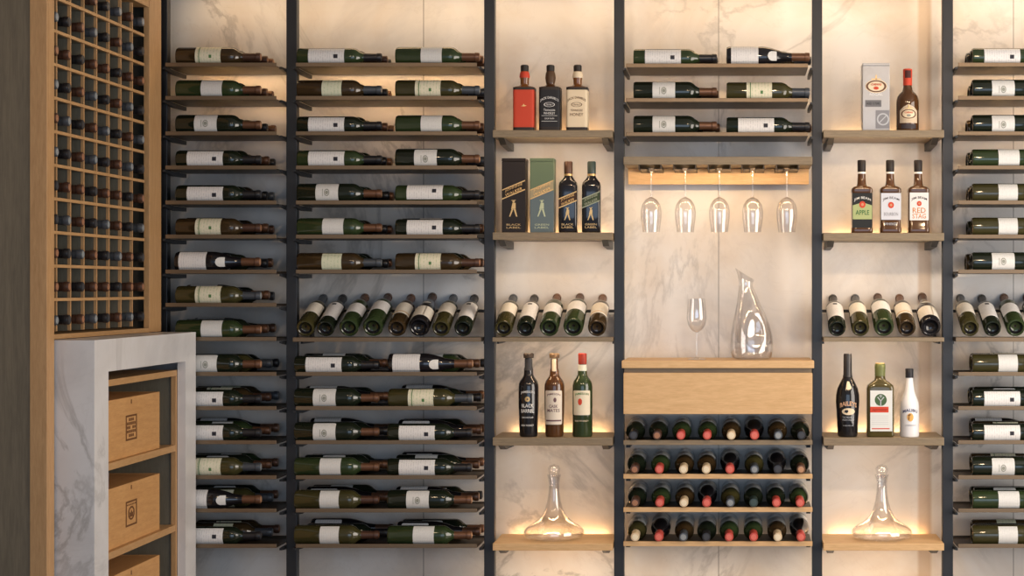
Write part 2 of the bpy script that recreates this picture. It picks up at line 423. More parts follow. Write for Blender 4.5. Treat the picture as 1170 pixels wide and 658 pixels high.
deft('C', 'bord', .0385, 'dark', 'copper', LC, look='dark bottle with round crest label')
deft('D', 'bord', .0375, 'green', 'copper', LD, look='green bottle with plain pale label')
deft('F', 'bord', .0375, 'brown', 'grey', LF, look='brown bottle with pale green label')
deft('F2', 'bord', .0385, 'olive', 'brown', [('label', L_PLAIN, .099, .172, 1.2, 0)], look='olive bottle with pale label')
deft('E', 'burg', .0400, 'black', 'copper', LE, look='black sloping bottle with collar label')
for c in ('black', 'brown', 'grey'): deft('K'+c, 'bord', .036, 'dark', c, [], look='')
for g in ('dark', 'green', 'brown', 'olive'):
    for c in ('black', 'brown', 'grey', 'red', 'cream', 'copper', 'darkgreen'):
        pass
def bottle(key, M, label, group, name='wine_bottle'):
    """M: world matrix of the bottle"""
    t = empty(name); t.matrix_world = M; tag(t, label, 'wine bottle', group)
    os_ = []
    for (n, me, par) in TYPES[key]['parts']:
        o = bpy.data.objects.new(n, me); COL.objects.link(o); o.parent = t if par < 0 else os_[par]; os_.append(o)
    return t
def lying(key, xstart, Y, ztray, roll, label, group, right=True):
    r = TYPES[key]['r']
    M = Matrix.Translation((xstart, Y, ztray+r+.0018)) @ Matrix.Rotation(PI/2, 4, 'Y') @ Matrix.Rotation(roll, 4, 'Z')
    return bottle(key, M, label, group)

YS = (71.5, 109.5, 150, 189, 229, 268, 308, 346, 385, 425, 464, 503, 543, 581, 621.5)
def fill(bay, rows, gname):
    for i, (py, cells) in enumerate(rows):
        o_ = ORD[i] if i < len(ORD) else ''
        metal_shelf(bay, py, f'dark metal bottle shelf, {ORD[i]} down, {BAY[bay]}')
        zt = PZ(py) - .015 + .003
        for j, (key, px, rears) in enumerate(cells):
            side = '' if len(cells) == 1 else (' left' if j == 0 else ' right')
            x = PX(px, -.258); roll = random.uniform(-.08, .08)
            if key == 'A^': key = 'A2'; roll = -.38
            lying(key, x, -.2565, zt, roll, f'{LOOK[key]}, front{side}, {ORD[i]} shelf down, {BAY[bay]}', gname)
            for d, rk in enumerate(rears):
                dx = random.uniform(0, .012) + (.012 if py > 400 else 0)
                pos = ('middle' if d == 0 else 'rear')
                lying(rk, x+dx, -.1695+.0865*d, zt, random.uniform(-.5, .3), f'{LOOK[rk]}, {pos}{side}, {ORD[i]} shelf down, {BAY[bay]}', gname)
L0, LL = 202, 201
fill('L', [(YS[0], [('B', 203, ('B', 'C'))]), (YS[1], [('D', 203, ('D', 'B'))]), (YS[2], [('C', 203, ('A', 'D'))]), (YS[3], [('A', 203, ('C', 'A'))]),
  (YS[4], [('A', 203, ('A', 'F'))]), (YS[5], [('B', 203, ('E', 'B'))]), (YS[6], [('E', 202, ('A', 'E'))]), (YS[7], [('B2', 203, ('E', 'A'))]),
  (YS[8], [('D', 203, ('C', 'E'))]), (YS[9], [('C', 203, ('B2', 'A'))]), (YS[10], [('A', 203, ('B', 'F'))]), (YS[11], [('A', 203, ('D', 'E'))]),
  (YS[12], [('B2', 203, ('C', 'D'))]), (YS[13], [('E', 203, ('B2', 'C'))]), (YS[14], [('A', 203, ('F', 'B'))])], 'wine bottles lying in the leftmost bay')
ys = [y for k, y in enumerate(YS) if k != 7]
def two(a, ra, b, rb, xa=341, xb=453): return [(a, xa, ra), (b, xb, rb)]
rowsM = [two('A2', ('B', 'A'), 'D', ('D', 'C')), two('F', ('A', 'D'), 'B2', ('F', 'A')), two('A', ('C', 'B'), 'D', ('D', 'B')), two('A2', ('A', 'C'), 'C', ('F', 'A')),
  two('C', ('A', 'D'), 'A^', ('A', 'C')), two('D', ('A', 'B'), 'A', ('C', 'A')), two('F', ('A', 'C'), 'B', ('C', 'F'))]
rowsM2 = [two('A', ('C', 'A'), 'E', ('D', 'A'), 338, 445), two('C', ('E', 'A'), 'B2', ('A', 'E'), 338, 445), two('C', ('A', 'E'), 'A', ('E', 'C'), 338, 444),
  two('D', ('C', 'A'), 'A', ('C', 'E'), 338, 444), two('F2', ('E', 'C'), 'C', ('E', 'A'), 338, 444), two('F2', ('A', 'E'), 'D', ('E', 'C'), 338, 444)]
fill('M', list(zip(ys[:7], rowsM)), 'wine bottles lying in the wide second bay')
ORD_SAVE = ORD[:]
ORD = ['eighth', 'ninth', 'tenth', 'eleventh', 'twelfth', 'thirteenth', 'fourteenth', 'fifteenth']
ORD = ORD[1:]
fill('M', list(zip(ys[8:], rowsM2)), 'wine bottles lying in the wide second bay')
ORD = ORD_SAVE
fill('C', [(72.5, two('A2', ('A',), 'E', ('F',), 724, 830)), (112, two('C', ('D',), 'B2', ('F',), 724, 830)), (151, two('C', ('C',), 'A', ('B',), 724, 830))], 'wine bottles lying above the hanging glasses')
rowsR = [('A2', ('B', 'C')), ('C', ('A', 'D')), ('C', ('A', 'B')), ('D', ('A', 'C')), ('F2', ('F', 'B')), ('F2', ('B', 'A')), ('C', ('A', 'F'))]
fill('R', [(y, [(k, 1110, r)]) for y, (k, r) in zip(ys[:7], rowsR)], 'wine bottles lying in the bay at the right edge')
ORD = ORD[8:]
rowsR2 = [('F2', ('F', 'B')), ('A', ('C', 'A')), ('A', ('B', 'E')), ('C', ('A', 'B')), ('D', ('C', 'A')), ('F2', ('A', 'F'))]
fill('R', [(y, [(k, 1110, r)]) for y, (k, r) in zip(ys[8:], rowsR2)], 'wine bottles lying in the bay at the right edge')
ORD = ORD_SAVE

# ------------------------------------------------------------------ display shelves: tilted bottles, bases to the front
TILT = math.radians(21.5)
def display(bay, label, wood_edge):
    x0, x1 = BAYX[bay]; w = (x1-x0)/2; z = PZ(385.5)
    t = empty('display_shelf', ((x0+x1)/2, -.16, z-.016)); tag(t, label, 'shelf', 'tilted bottle display shelves')
    obj('board', B(-w+.002, w-.002, -.142, -.03, 0, .016, .0015), SHELFWOOD if wood_edge else BRONZE, t)
    obj('front_edge', B(-w+.002, w-.002, -.1465, -.1425, 0, .016, .001), SHELFWOOD if wood_edge else LIPM, t)
    bm = bmesh.new(); tube(bm, (-w+.002, .122, .113), (w-.002, .122, .113), .006)
    obj('neck_rail', bm, METAL, t)
    for xx in (-w+.006, w-.006):
        bm = bmesh.new(); pts = [(-.02, .018), (-.02, -.01), (.155, -.01), (.155, .118), (.135, .118), (.125, .02)]
        pts = [(-.028, -.012), (.156, -.012), (.156, .104), (.116, .104), (.116, .014), (-.028, -.001)]
        vs = [[bm.verts.new((X, y, zz)) for y, zz in pts] for X in (xx-.004, xx+.004)]
        bm.faces.new(vs[0]); bm.faces.new(vs[1][::-1])
        for k in range(6): bm.faces.new((vs[0][k], vs[0][(k+1) % 6], vs[1][(k+1) % 6], vs[1][k]))
        obj('bracket', bm, METAL, t)
    return z
TLOOK = {'Ft': 'tilted brown-green bottle with cream label', 'At': 'tilted dark bottle with tall white label', 'Ct': 'tilted green bottle with wide white label',
         'Dt': 'tilted light green bottle with white label', 'Bt': 'tilted brown bottle with banded cream label', 'Et': 'tilted black broad bottle with white label'}
L_CR2 = label_mat('ivory_paper', (.85, .80, .70), (.55, .45, .30), .01, .25)
make_type('Ft', 'bord', .0345, 'olive', 'grey', [('label', L_CR2, .090, .180, 1.25, 0)], .195)
make_type('At', 'bord', .0335, 'dark', 'black', [('label', L_WHITE, .052, .188, 1.2, 0), ('emblem', I_DARK, 0, .170, .008, .006)], .195)
make_type('Ct', 'bord', .0370, 'green', 'copper', [('label', L_WHITE, .078, .165, 1.3, .004)], .195)
make_type('Dt', 'bord', .0385, 'green', 'brown', [('label', L_WHITE, .098, .180, 1.2, 0)], .195)
make_type('Bt', 'bord', .0350, 'brown', 'copper', [('label', L_CR2, .074, .178, 1.2, 0), ('band', I_GOLD, .088, .094, 1.2)], .195)
make_type('Et', 'burg', .0400, 'black', 'brown', [('label', L_CR2, .030, .122, 1.3, 0), ('collar', L_PLAIN, .155, .188)])
def tilted(key, px, z, label, group):
    r = TYPES[key]['r']; x = PX(px, -.29)
    # base edge stands on the shelf, neck rests on the rail
    R = Matrix.Rotation(-(PI/2-TILT), 4, 'X')            # +Z -> +Y raised by TILT
    M = Matrix.Translation((x, -.295, z+r*math.cos(TILT)+.0016)) @ R @ Matrix.Rotation(0, 4, 'Z')
    # after this rotation the label side (-Y) faces up
    return bottle(key, M, label, group)
zM = display('M', 'bottle display shelf with eight tilted bottles, wide second bay', False)
for k, (key, px) in enumerate([('Ft', 349), ('At', 372), ('Ct', 398.5), ('Dt', 426), ('Bt', 453.5), ('Et', 479), ('Ft', 504), ('At', 529)]):
    w = ['first', 'second', 'third', 'fourth', 'fifth', 'sixth', 'seventh', 'eighth'][k]
    tilted(key, px, zM, f'{TLOOK[key]}, {w} from left, display shelf of eight', 'tilted bottles in the wide bay')
zS = display('SL', 'bottle display shelf with five tilted bottles, left of the glass decanter', True)
for k, (key, px) in enumerate([('Ft', 575.5), ('At', 600.5), ('Ct', 627.5), ('Dt', 655), ('Bt', 682)]):
    w = ['first', 'second', 'third', 'fourth', 'fifth'][k]
    tilted(key, px, zS, f'{TLOOK[key]}, {w} of five above the round whiskeys', 'tilted bottles above the round whiskeys')
display('SR', 'bottle display shelf with five tilted bottles, above the three liqueur bottles', True)
for k, (key, px) in enumerate([('At', 956.5), ('Ft', 983), ('Dt', 1010), ('Bt', 1036), ('Et', 1063)]):
    w = ['first', 'second', 'third', 'fourth', 'fifth'][k]
    tilted(key, px, zS, f'{TLOOK[key]}, {w} of five above the liqueurs', 'tilted bottles above the liqueurs')
display('R', 'bottle display shelf cut off by the right picture edge', False)
for k, (key, px) in enumerate([('Ft', 1108.5), ('At', 1134), ('Ct', 1160.5), ('Dt', 1188)]):
    w = ['first', 'second', 'third', 'fourth'][k]
    tilted(key, px, zS, f'{TLOOK[key]}, {w} from left, display shelf at right edge', 'tilted bottles at the right edge')

# ------------------------------------------------------------------ oak shelves with spirits
def oak_shelf(bay, py0, py1, label, mat=SHELFWOOD):
    x0, x1 = BAYX[bay]; w = (x1-x0)/2-.0015; z1 = PZ(py0); z0 = PZ(py1); h = z1-z0
    t = empty('oak_shelf', ((x0+x1)/2, -.16, z0)); tag(t, label, 'shelf', 'oak spirit shelves')
    obj('board', B(-w, w, -.140, .115, 0, h, .002), mat, t)
    for s in (-1, 1):
        bm = bmesh.new(); xx = s*(w-.03); pts = [(-.125, -.0005), (.158, -.0005), (.158, -.03), (-.06, -.022)]
        vs = [[bm.verts.new((X, y, zz)) for y, zz in pts] for X in (xx-.012, xx+.012)]
        bm.faces.new(vs[0]); bm.faces.new(vs[1][::-1])
        for k in range(4): bm.faces.new((vs[0][k], vs[0][(k+1) % 4], vs[1][(k+1) % 4], vs[1][k]))
        obj('bracket', bm, METAL, t)
    obj('light_channel', B(-w+.03, w-.03, .128, .156, h-.024, h-.018), STEEL, t)
    return z1
ZL1 = oak_shelf('SL', 148.5, 157, 'oak shelf under the three square whiskey bottles and red label')
ZL2 = oak_shelf('SL', 265.5, 274, 'oak shelf under the black and green whiskey gift boxes')
ZL3 = oak_shelf('SL', 500, 509, 'oak shelf under the three round whiskey bottles')
ZL4 = oak_shelf('SL', 621, 629, 'oak shelf under the wide decanter, left spirit bay', OAKX)
ZR1 = oak_shelf('SR', 148.5, 157, 'oak shelf under the grey gift box and red-capped bottle')
ZR2 = oak_shelf('SR', 266, 275, 'oak shelf under three square bourbon bottles with white, green and red labels')
ZR3 = oak_shelf('SR', 500, 509, 'oak shelf under the three liqueur bottles')
ZR4 = oak_shelf('SR', 621, 629, 'oak shelf under the wide decanter, right spirit bay', OAKX)

def thing(name, px, Y, z, label, cat, group=None):
    t = empty(name, (PX(px, Y), Y, z+.0004)); tag(t, label, cat, group); return t
YB = -.245
K = (YB+CY)/F   # metres per pixel at the standing bottles
def square_whiskey(px, kind, label):
    t = thing('whiskey_bottle', px, YB, ZL1, label, 'whiskey bottle', 'square whiskey bottles')
    w, h = 12*K, 75.5*K; zs = 49*K
    gl = {'fire': G_AMBER, 'black': G_HONEY, 'honey': G_AMBER}[kind]
    obj('bottle_body', loft([(0, w*.93, w*.93, 7), (.004, w, w, 7), (zs-.006, w, w, 7), (zs+.003, w*.9, w*.9, 6), (zs+.008, w*.55, w*.55, 3), (zs+.014, .0165, .0165, 2), (zs+.03, .0165, .0165, 2), (zs+.042, .019, .019, 2), (zs+.055, .017, .017, 2), (h-.022, .0145, .0145, 2)]), gl, t, True)
    c = obj('cap', lathe([(.0155, h-.024), (.0158, h-.004), (.013, h)], 24), ink('black_cap', (.03, .025, .022), .35), t, True)
    nc = {'fire': I_RED, 'black': ink('brown_wrap', (.10, .055, .03), .4), 'honey': I_CREAM}[kind]
    obj('neck_wrap', lathe([(.0172, zs+.036), (.0200, zs+.043), (.0185, zs+.055), (.0160, h-.026)] if kind != 'black' else [(.0175, zs+.020), (.0205, zs+.040), (.0185, zs+.055), (.0160, h-.026)], 24), nc, t, True)
    fc = {'fire': I_RED, 'black': ink('black_label', (.022, .022, .025), .5), 'honey': I_CREAM}[kind]
    # label wraps the front and both sides
    lb = obj('label', loft([(.012, w+.0006, w+.0006, 9), (zs-.010, w+.0006, w+.0006, 9)]), fc, t, True)
    d = w+.0010
    bd = ink('black_band', (.03, .022, .018), .35)
    obj('band', loft([(.001, w+.0009, w+.0009, 8), (.0115, w+.0009, w+.0009, 8)]), bd, t, True)
    obj('band', loft([(zs-.0095, w+.0009, w+.0009, 8), (zs+.0005, w+.0009, w+.0009, 8)]), bd, t, True)
    if kind == 'fire':
        bm = p_poly([(-.010, .092), (-.002, .095), (.001, .102), (.004, .096), (.013, .094), (.003, .091)]); obj('printed_mark', wrap(bm, d=d), I_GOLD, lb)
    else:
        fg = I_WHITE if kind == 'black' else ink('brown_ink', (.16, .08, .04))
        bm = p_text("JACK DANIEL'S", .070, .012, 0, .112, .012, bold=.01)
        p_ell(0, .098, .021, .009, bm=bm, inner=.86); p_text('Old No.7', .026, .007, 0, .098, bm=bm)
        if kind == 'black':
            p_text('Tennessee', .044, .009, 0, .078, bm=bm); p_text('WHISKEY', .044, .009, 0, .065, bm=bm)
            p_rect(-.030, .030, .055, .0562, 2, bm=bm); p_text('SOUR MASH', .036, .006, 0, .045, bm=bm)
            p_rect(-.030, .030, .034, .0352, 2, bm=bm)
        else:
            p_text('TENNESSEE', .046, .008, 0, .076, bm=bm); p_text('HONEY', .050, .012, 0, .060, bm=bm)
        obj('printed_text', wrap(bm, d=d), fg, lb)
square_whiskey(599.5, 'fire', 'square whiskey bottle with plain red label and red neck wrap')
square_whiskey(629, 'black', 'square whiskey bottle with black label and white lettering')
square_whiskey(660, 'honey', 'square whiskey bottle with pale honey-coloured label')

def man(cx, cz, s):
    """small striding-figure logo"""
    bm = bmesh.new()
    p_ell(cx, cz+.9*s, .13*s, .14*s, 10, bm=bm)
    p_poly([(cx-.30*s, cz+1.04*s), (cx+.26*s, cz+1.08*s), (cx+.2*s, cz+1.0*s), (cx-.2*s, cz+.98*s)], bm)
    p_poly([(cx-.28*s, cz+.05*s), (cx+.22*s, cz+.1*s), (cx+.22*s, cz+.74*s), (cx-.12*s, cz+.76*s)], bm)
    p_poly([(cx-.22*s, cz+.05*s), (cx-.02*s, cz+.05*s), (cx-.38*s, cz-.8*s), (cx-.5*s, cz-.8*s)], bm)
    p_poly([(cx+.0*s, cz+.05*s), (cx+.2*s, cz+.08*s), (cx+.42*s, cz-.8*s), (cx+.27*s, cz-.8*s)], bm)
    return bm
def slant_label(x0, x1, zc, h, sl, d, t, cband, cedge, ctext, txt):
    bm = p_poly([(x0, zc-h+sl*x0), (x1, zc-h+sl*x1), (x1, zc+h+sl*x1), (x0, zc+h+sl*x0)])
    lb = obj('slanted_label', wrap(bm, d=d), cband, t)
    bm = bmesh.new()
    for s in (-1, 1):
        q = .0022
        p_poly([(x0, zc+s*h-q+sl*x0), (x1, zc+s*h-q+sl*x1), (x1, zc+s*h+q+sl*x1), (x0, zc+s*h+q+sl*x0)], bm)
    obj('label_edge', wrap(bm, d=d+.0005), cedge, lb)
    bm = bmesh.new(); n = len(txt); hh = .011 if n > 1 else .014
    for i, s in enumerate(txt): p_text(s, (x1-x0)*.74, hh, (x0+x1)/2, zc+sl*(x0+x1)/2+(.5*(n-1)-i)*.0155, slant=sl, bm=bm, bold=.01)
    obj('printed_text', wrap(bm, d=d+.0005), ctext, lb)
def gift_box(px, w_px, h_px, label, c1, c2, cedge, cman, txt, bcol):
    t = thing('gift_box', px, -.235, ZL2, label, 'gift box', 'whiskey gift boxes')
    w = w_px*K/2; h = h_px*K; dd = .042
    m, nt, b = new_mat('box_card'); L = nt.links
    tc = nt.nodes.new('ShaderNodeTexCoord'); sx = nt.nodes.new('ShaderNodeSeparateXYZ'); L.new(tc.outputs['Object'], sx.inputs[0])
    g = nt.nodes.new('ShaderNodeMath'); g.operation = 'GREATER_THAN'; g.inputs[1].default_value = h*.56; L.new(sx.outputs['Z'], g.inputs[0])
    mx = nt.nodes.new('ShaderNodeMix'); mx.data_type = 'RGBA'; L.new(g.outputs[0], mx.inputs[0]); mx.inputs[6].default_value = (*c1, 1); mx.inputs[7].default_value = (*c2, 1)
    L.new(mx.outputs[2], b.inputs['Base Color']); b.inputs['Roughness'].default_value = .4; b.inputs['Specular IOR Level'].default_value = .25
    obj('carton', B(-w, w, -dd, dd, 0, h-.012, .0015), m, t)
    obj('box_lid', B(-w-.0005, w+.0005, -dd-.0005, dd+.0005, h-.0115, h, .0015), m, t)
    slant_label(-w+.001, w-.001, h*.575, .017, .42, dd+.0002, t, bcol, cedge, cedge, ['JOHNNIE', 'WALKER'])
    obj('figure_logo', wrap(man(0, h*.31, .034), d=dd+.0002), cman, t)
    bm = p_text(txt[0], w*1.2, .007, 0, .030); p_text(txt[1], w*1.2, .007, 0, .019, bm=bm)
    obj('printed_text', wrap(bm, d=dd+.0002), cman, t)
gift_box(588.5, 27, 84.5, 'black whiskey gift box with gold slanted label', (.020, .013, .010), (.020, .013, .010), I_GOLD, I_GOLD, ('BLACK', 'LABEL'), ink('box_black', (.02, .014, .011)))
gift_box(620.5, 27, 84.5, 'green and blue-grey whiskey gift box with pale slanted label', (.13, .17, .18), (.14, .19, .11), I_GOLD, ink('pale_green_ink', (.55, .60, .40)), ('GREEN', 'LABEL'), ink('box_pale', (.40, .33, .20)))
def square_slant(px, cap, cedge, lab, txt, label):
    t = thing('whiskey_bottle', px, YB, ZL2, label, 'whiskey bottle', 'slanted-label whiskey bottles')
    w = 10.7*K; h = 81.5*K
    obj('bottle_body', loft([(0, w*.93, w*.9, 6), (.004, w, w*.95, 6), (.178, w, w*.95, 6), (.192, w*.93, w*.9, 4), (.203, w*.68, w*.66, 3), (.213, .0175, .0175, 2), (.222, .0145, .0145, 2), (h-.028, .0145, .0145, 2)]), G_BLACK if cap == 'black' else G_BLACK, t, True)
    c = obj('cap', lathe([(.0162, h-.048), (.0166, h-.004), (.014, h)], 24), FOILS['brown'] if cap != 'green' else FOILS['darkgreen'], t, True)
    obj('neck_ring', lathe([(.0158, .218), (.0165, .222), (.0158, .226)], 24), I_GOLD, t, True)
    slant_label(-w+.002, w-.002, .125, .017, .42, w*.95+.0004, t, lab, cedge, cedge, ['JOHNNIE', 'WALKER'])
    obj('figure_logo', wrap(man(0, .068, .026), d=w*.95+.0004), I_GOLD, t)
    bm = p_text(txt[0], w*1.25, .0075, 0, .031); p_text(txt[1], w*1.25, .0075, 0, .020, bm=bm)
    obj('printed_text', wrap(bm, d=w*.95+.0004), I_GOLD, t)
square_slant(649.5, 'black', I_GOLD, ink('lab_brown', (.06, .03, .018)), ('BLACK', 'LABEL'), 'square black whiskey bottle with gold slanted label and brown cap')
square_slant(676, 'green', ink('silver_green', (.35, .38, .28)), ink('lab_green', (.05, .07, .035)), ('GREEN', 'LABEL'), 'square black whiskey bottle with green slanted label and dark cap')

def round_whiskey(px, kind, label):
    t = thing('whiskey_bottle', px, YB, ZL3, label, 'whiskey bottle', 'round whiskey bottles')
    r = 11.5*K; h = 95*K; zs = .190
    gl = {'barrel': G_BLACK, 'cask': G_HONEY, 'green': G_GREEN}[kind]
    rb = r*.90 if kind != 'green' else r
    prof = [(0, .02), (rb*.6, .004), (rb*.93, 0), (rb, .006), (r, .12), (r, zs), (r*.97, zs+.010), (r*.86, zs+.023), (r*.60, zs+.037), (.0185, zs+.046), (.0175, zs+.062), (.0145, zs+.072), (.0140, h-.02)]
    bo = obj('bottle_body', lathe(prof, 36), gl, t, True)
    if kind == 'green':
        obj('cap', lathe([(.0165, h-.042), (.0168, h-.003), (.0145, h)], 24), ink('dark_red_cap', (.22, .03, .02), .35), t, True)
        obj('neck_label', lathe([(.0182, zs+.062), (.0160, zs+.078), (.0158, h-.044)], 24), ink('white_green_wrap', (.60, .62, .55)), t, True)
    else:
        obj('stopper', lathe([(.012, h-.020), (.0195, h-.018), (.0205, h-.004), (.018, h), (0, h+.0005)], 24), ink('black_stopper', (.03, .022, .018)) if kind == 'barrel' else ink('brown_stopper', (.13, .085, .05)), t, True)
        if kind == 'cask':
            obj('neck_strip', wrap(p_rect(-.008, .008, zs+.060, h-.020, 4), r=.0172), I_CREAM, t, True)
        else: obj('neck_wrap', lathe([(.0185, zs+.064), (.0152, zs+.078), (.0150, h-.022)], 24), ink('dark_wrap', (.035, .035, .04)), t, True)
    R = r+.0004
    if kind == 'barrel':
        bm = p_text('JAMESON', .056, .011, 0, .168, .004, bold=.012)
        p_text('BLACK', .048, .014, 0, .120, bm=bm, bold=.015); p_text('BARREL', .052, .014, 0, .100, bm=bm, bold=.015)
        p_text('TRIPLE DISTILLED', .046, .006, 0, .075, bm=bm); p_text('IRISH WHISKEY', .05, .007, 0, .045, bm=bm)
        obj('printed_text', wrap(bm, r=R), I_WHITE, t); obj('crest', wrap(p_ell(0, .145, .010, .010, inner=.3), r=R), I_GOLD, t)
    elif kind == 'cask':
        lb = obj('label', wrap(p_rect(-.036, .036, .048, .178, 20, .004), r=R), ink('ivory_label', (.74, .66, .56)), t, True)
        bm = p_text('JAMESON', .056, .010, 0, .160, .004, bold=.01); p_text('CASK', .034, .012, 0, .118, bm=bm, bold=.01); p_text('MATES', .050, .012, 0, .102, bm=bm, bold=.01)
        p_ell(.006, .142, .006, .009, 12, bm=bm); p_rect(-.032, .032, .060, .066, 8, bm=bm)
        obj('printed_text', wrap(bm, r=R+.0006), ink('purple_ink', (.16, .09, .10)), lb)
    else:
        lb = obj('label', wrap(p_rect(-.036, .036, .084, .178, 20, .003), r=R), ink('cream_label', (.80, .72, .55)), t, True)
        obj('printed_text', wrap(p_text('JAMESON', .058, .011, 0, .162, .003, bold=.012), r=R+.0006), I_GREEN, lb)
        obj('crest', wrap(p_ell(-.006, .135, .008, .013), r=R+.0006), I_RED, lb)
        obj('printed_text', wrap(p_text('IRISH WHISKEY', .056, .006, 0, .062), r=R), I_CREAM, t)
round_whiskey(604, 'barrel', 'black round whiskey bottle with white lettering and round stopper')
round_whiskey(633.5, 'cask', 'round whiskey bottle with tall ivory label and ivory neck strip')
round_whiskey(665.5, 'green', 'round green whiskey bottle with cream label and dark red cap')

# grey gift box and round red-capped bottle
t = thing('gift_box', 1000, -.235, ZR1, 'silver-grey gift box with oval crest beside red-capped bottle', 'gift box')
w = 15.3*K; h = 76.5*K; d = .045
card = marble('silver_card', (.42, .43, .45), (.36, .33, .30)); card.node_tree.nodes['Principled BSDF'].inputs['Metallic'].default_value = .2
obj('carton', B(-w, w, -d, d, 0, h-.01, .0015), card, t); obj('box_lid', B(-w-.0004, w+.0004, -d-.0004, d+.0004, h-.0096, h, .0015), card, t)
def shield(t, cz, s, surf, dark):
    cr = obj('crest', wrap(p_ell(0, cz, .042*s, .026*s, 24), **surf(0)), I_CREAM if not dark else I_CREAM, t)
    obj('crest_ring', wrap(p_ell(0, cz, .039*s, .023*s, 24, inner=.80), **surf(.0006)), ink('brown_ring', (.16, .08, .05)), cr)
    obj('crest_text', wrap(p_text('CHIVAS', .040*s, .008*s, 0, cz+.007*s, bold=.02), **surf(.0012)), I_RED, cr)
    obj('crest_heart', wrap(p_ell(0, cz-.007*s, .010*s, .006*s, 12), **surf(.0012)), I_RED if not dark else I_GREY, cr)
    bm = p_poly([(-.003*s, cz+.026*s), (.003*s, cz+.026*s), (.002*s, cz+.040*s), (0, cz+.046*s), (-.002*s, cz+.040*s)]); p_rect(-.018*s, .018*s, cz+.026*s, cz+.029*s, 3, bm=bm)
    obj('crest_finial', wrap(bm, **surf(.0006)), I_GOLD, cr)
shield(t, h*.655, 1.0, lambda e: dict(d=d+.0003+e), False)
obj('printed_text', wrap(p_text('REGAL', .05, .009, 0, h*.535), d=d+.0003), I_WHITE, t)
pn = obj('text_panel', wrap(p_rect(-.042, .020, h*.35, h*.45, 2), d=d+.0003), ink('box_grey_dark', (.17, .17, .18)), t)
obj('printed_text', wrap(p_text('AGED 12 YEARS', .05, .009, -.011, h*.40), d=d+.0009), I_DARK, pn)
pn = obj('corner_panel', wrap(p_rect(-.002, w-.001, h*.03, h*.30, 2), d=d+.0003), ink('box_grey_mid', (.25, .25, .27)), t)
bm = p_ell(.026, h*.165, .0235, .0235, 24, inner=.78); p_poly([(.011, h*.12), (.014, h*.112), (.040, h*.215), (.037, h*.222)], bm)
obj('ring_mark', wrap(bm, d=d+.0009), I_SILVER, pn)
t = thing('whiskey_bottle', 1037, YB, ZR1, 'round-shouldered whiskey bottle with red neck cap and crest label', 'whiskey bottle')
r = 13*K
obj('bottle_body', lathe([(0, .015), (r*.6, .003), (r*.94, 0), (r, .006), (r, .105), (r*.985, .118), (r*.90, .132), (r*.72, .144), (r*.50, .152), (.0185, .160), (.0165, .172), (.0165, .20)], 36), G_HONEY, t, True)
cp = obj('cap', lathe([(.0172, .175), (.0176, .236), (.015, .239), (0, .2395)], 28), I_RED, t, True)
obj('cap_emblem', wrap(p_rect(-.012, .012, .203, .232, 8), r=.0178), ink('dark_emblem', (.07, .02, .02)), cp)
lb = obj('label', wrap(p_poly([(-.037, .028), (.037, .028), (.037, .075), (.020, .090), (0, .100), (-.020, .090), (-.037, .075)]), r=r+.0004), ink('tan_label', (.62, .50, .36)), t)
shield(lb, .062, .80, lambda e: dict(r=r+.0012+e), True)
obj('lower_label', wrap(p_rect(-.030, .030, .006, .024, 8), r=r+.0004), ink('dark_label', (.05, .04, .045)), t)

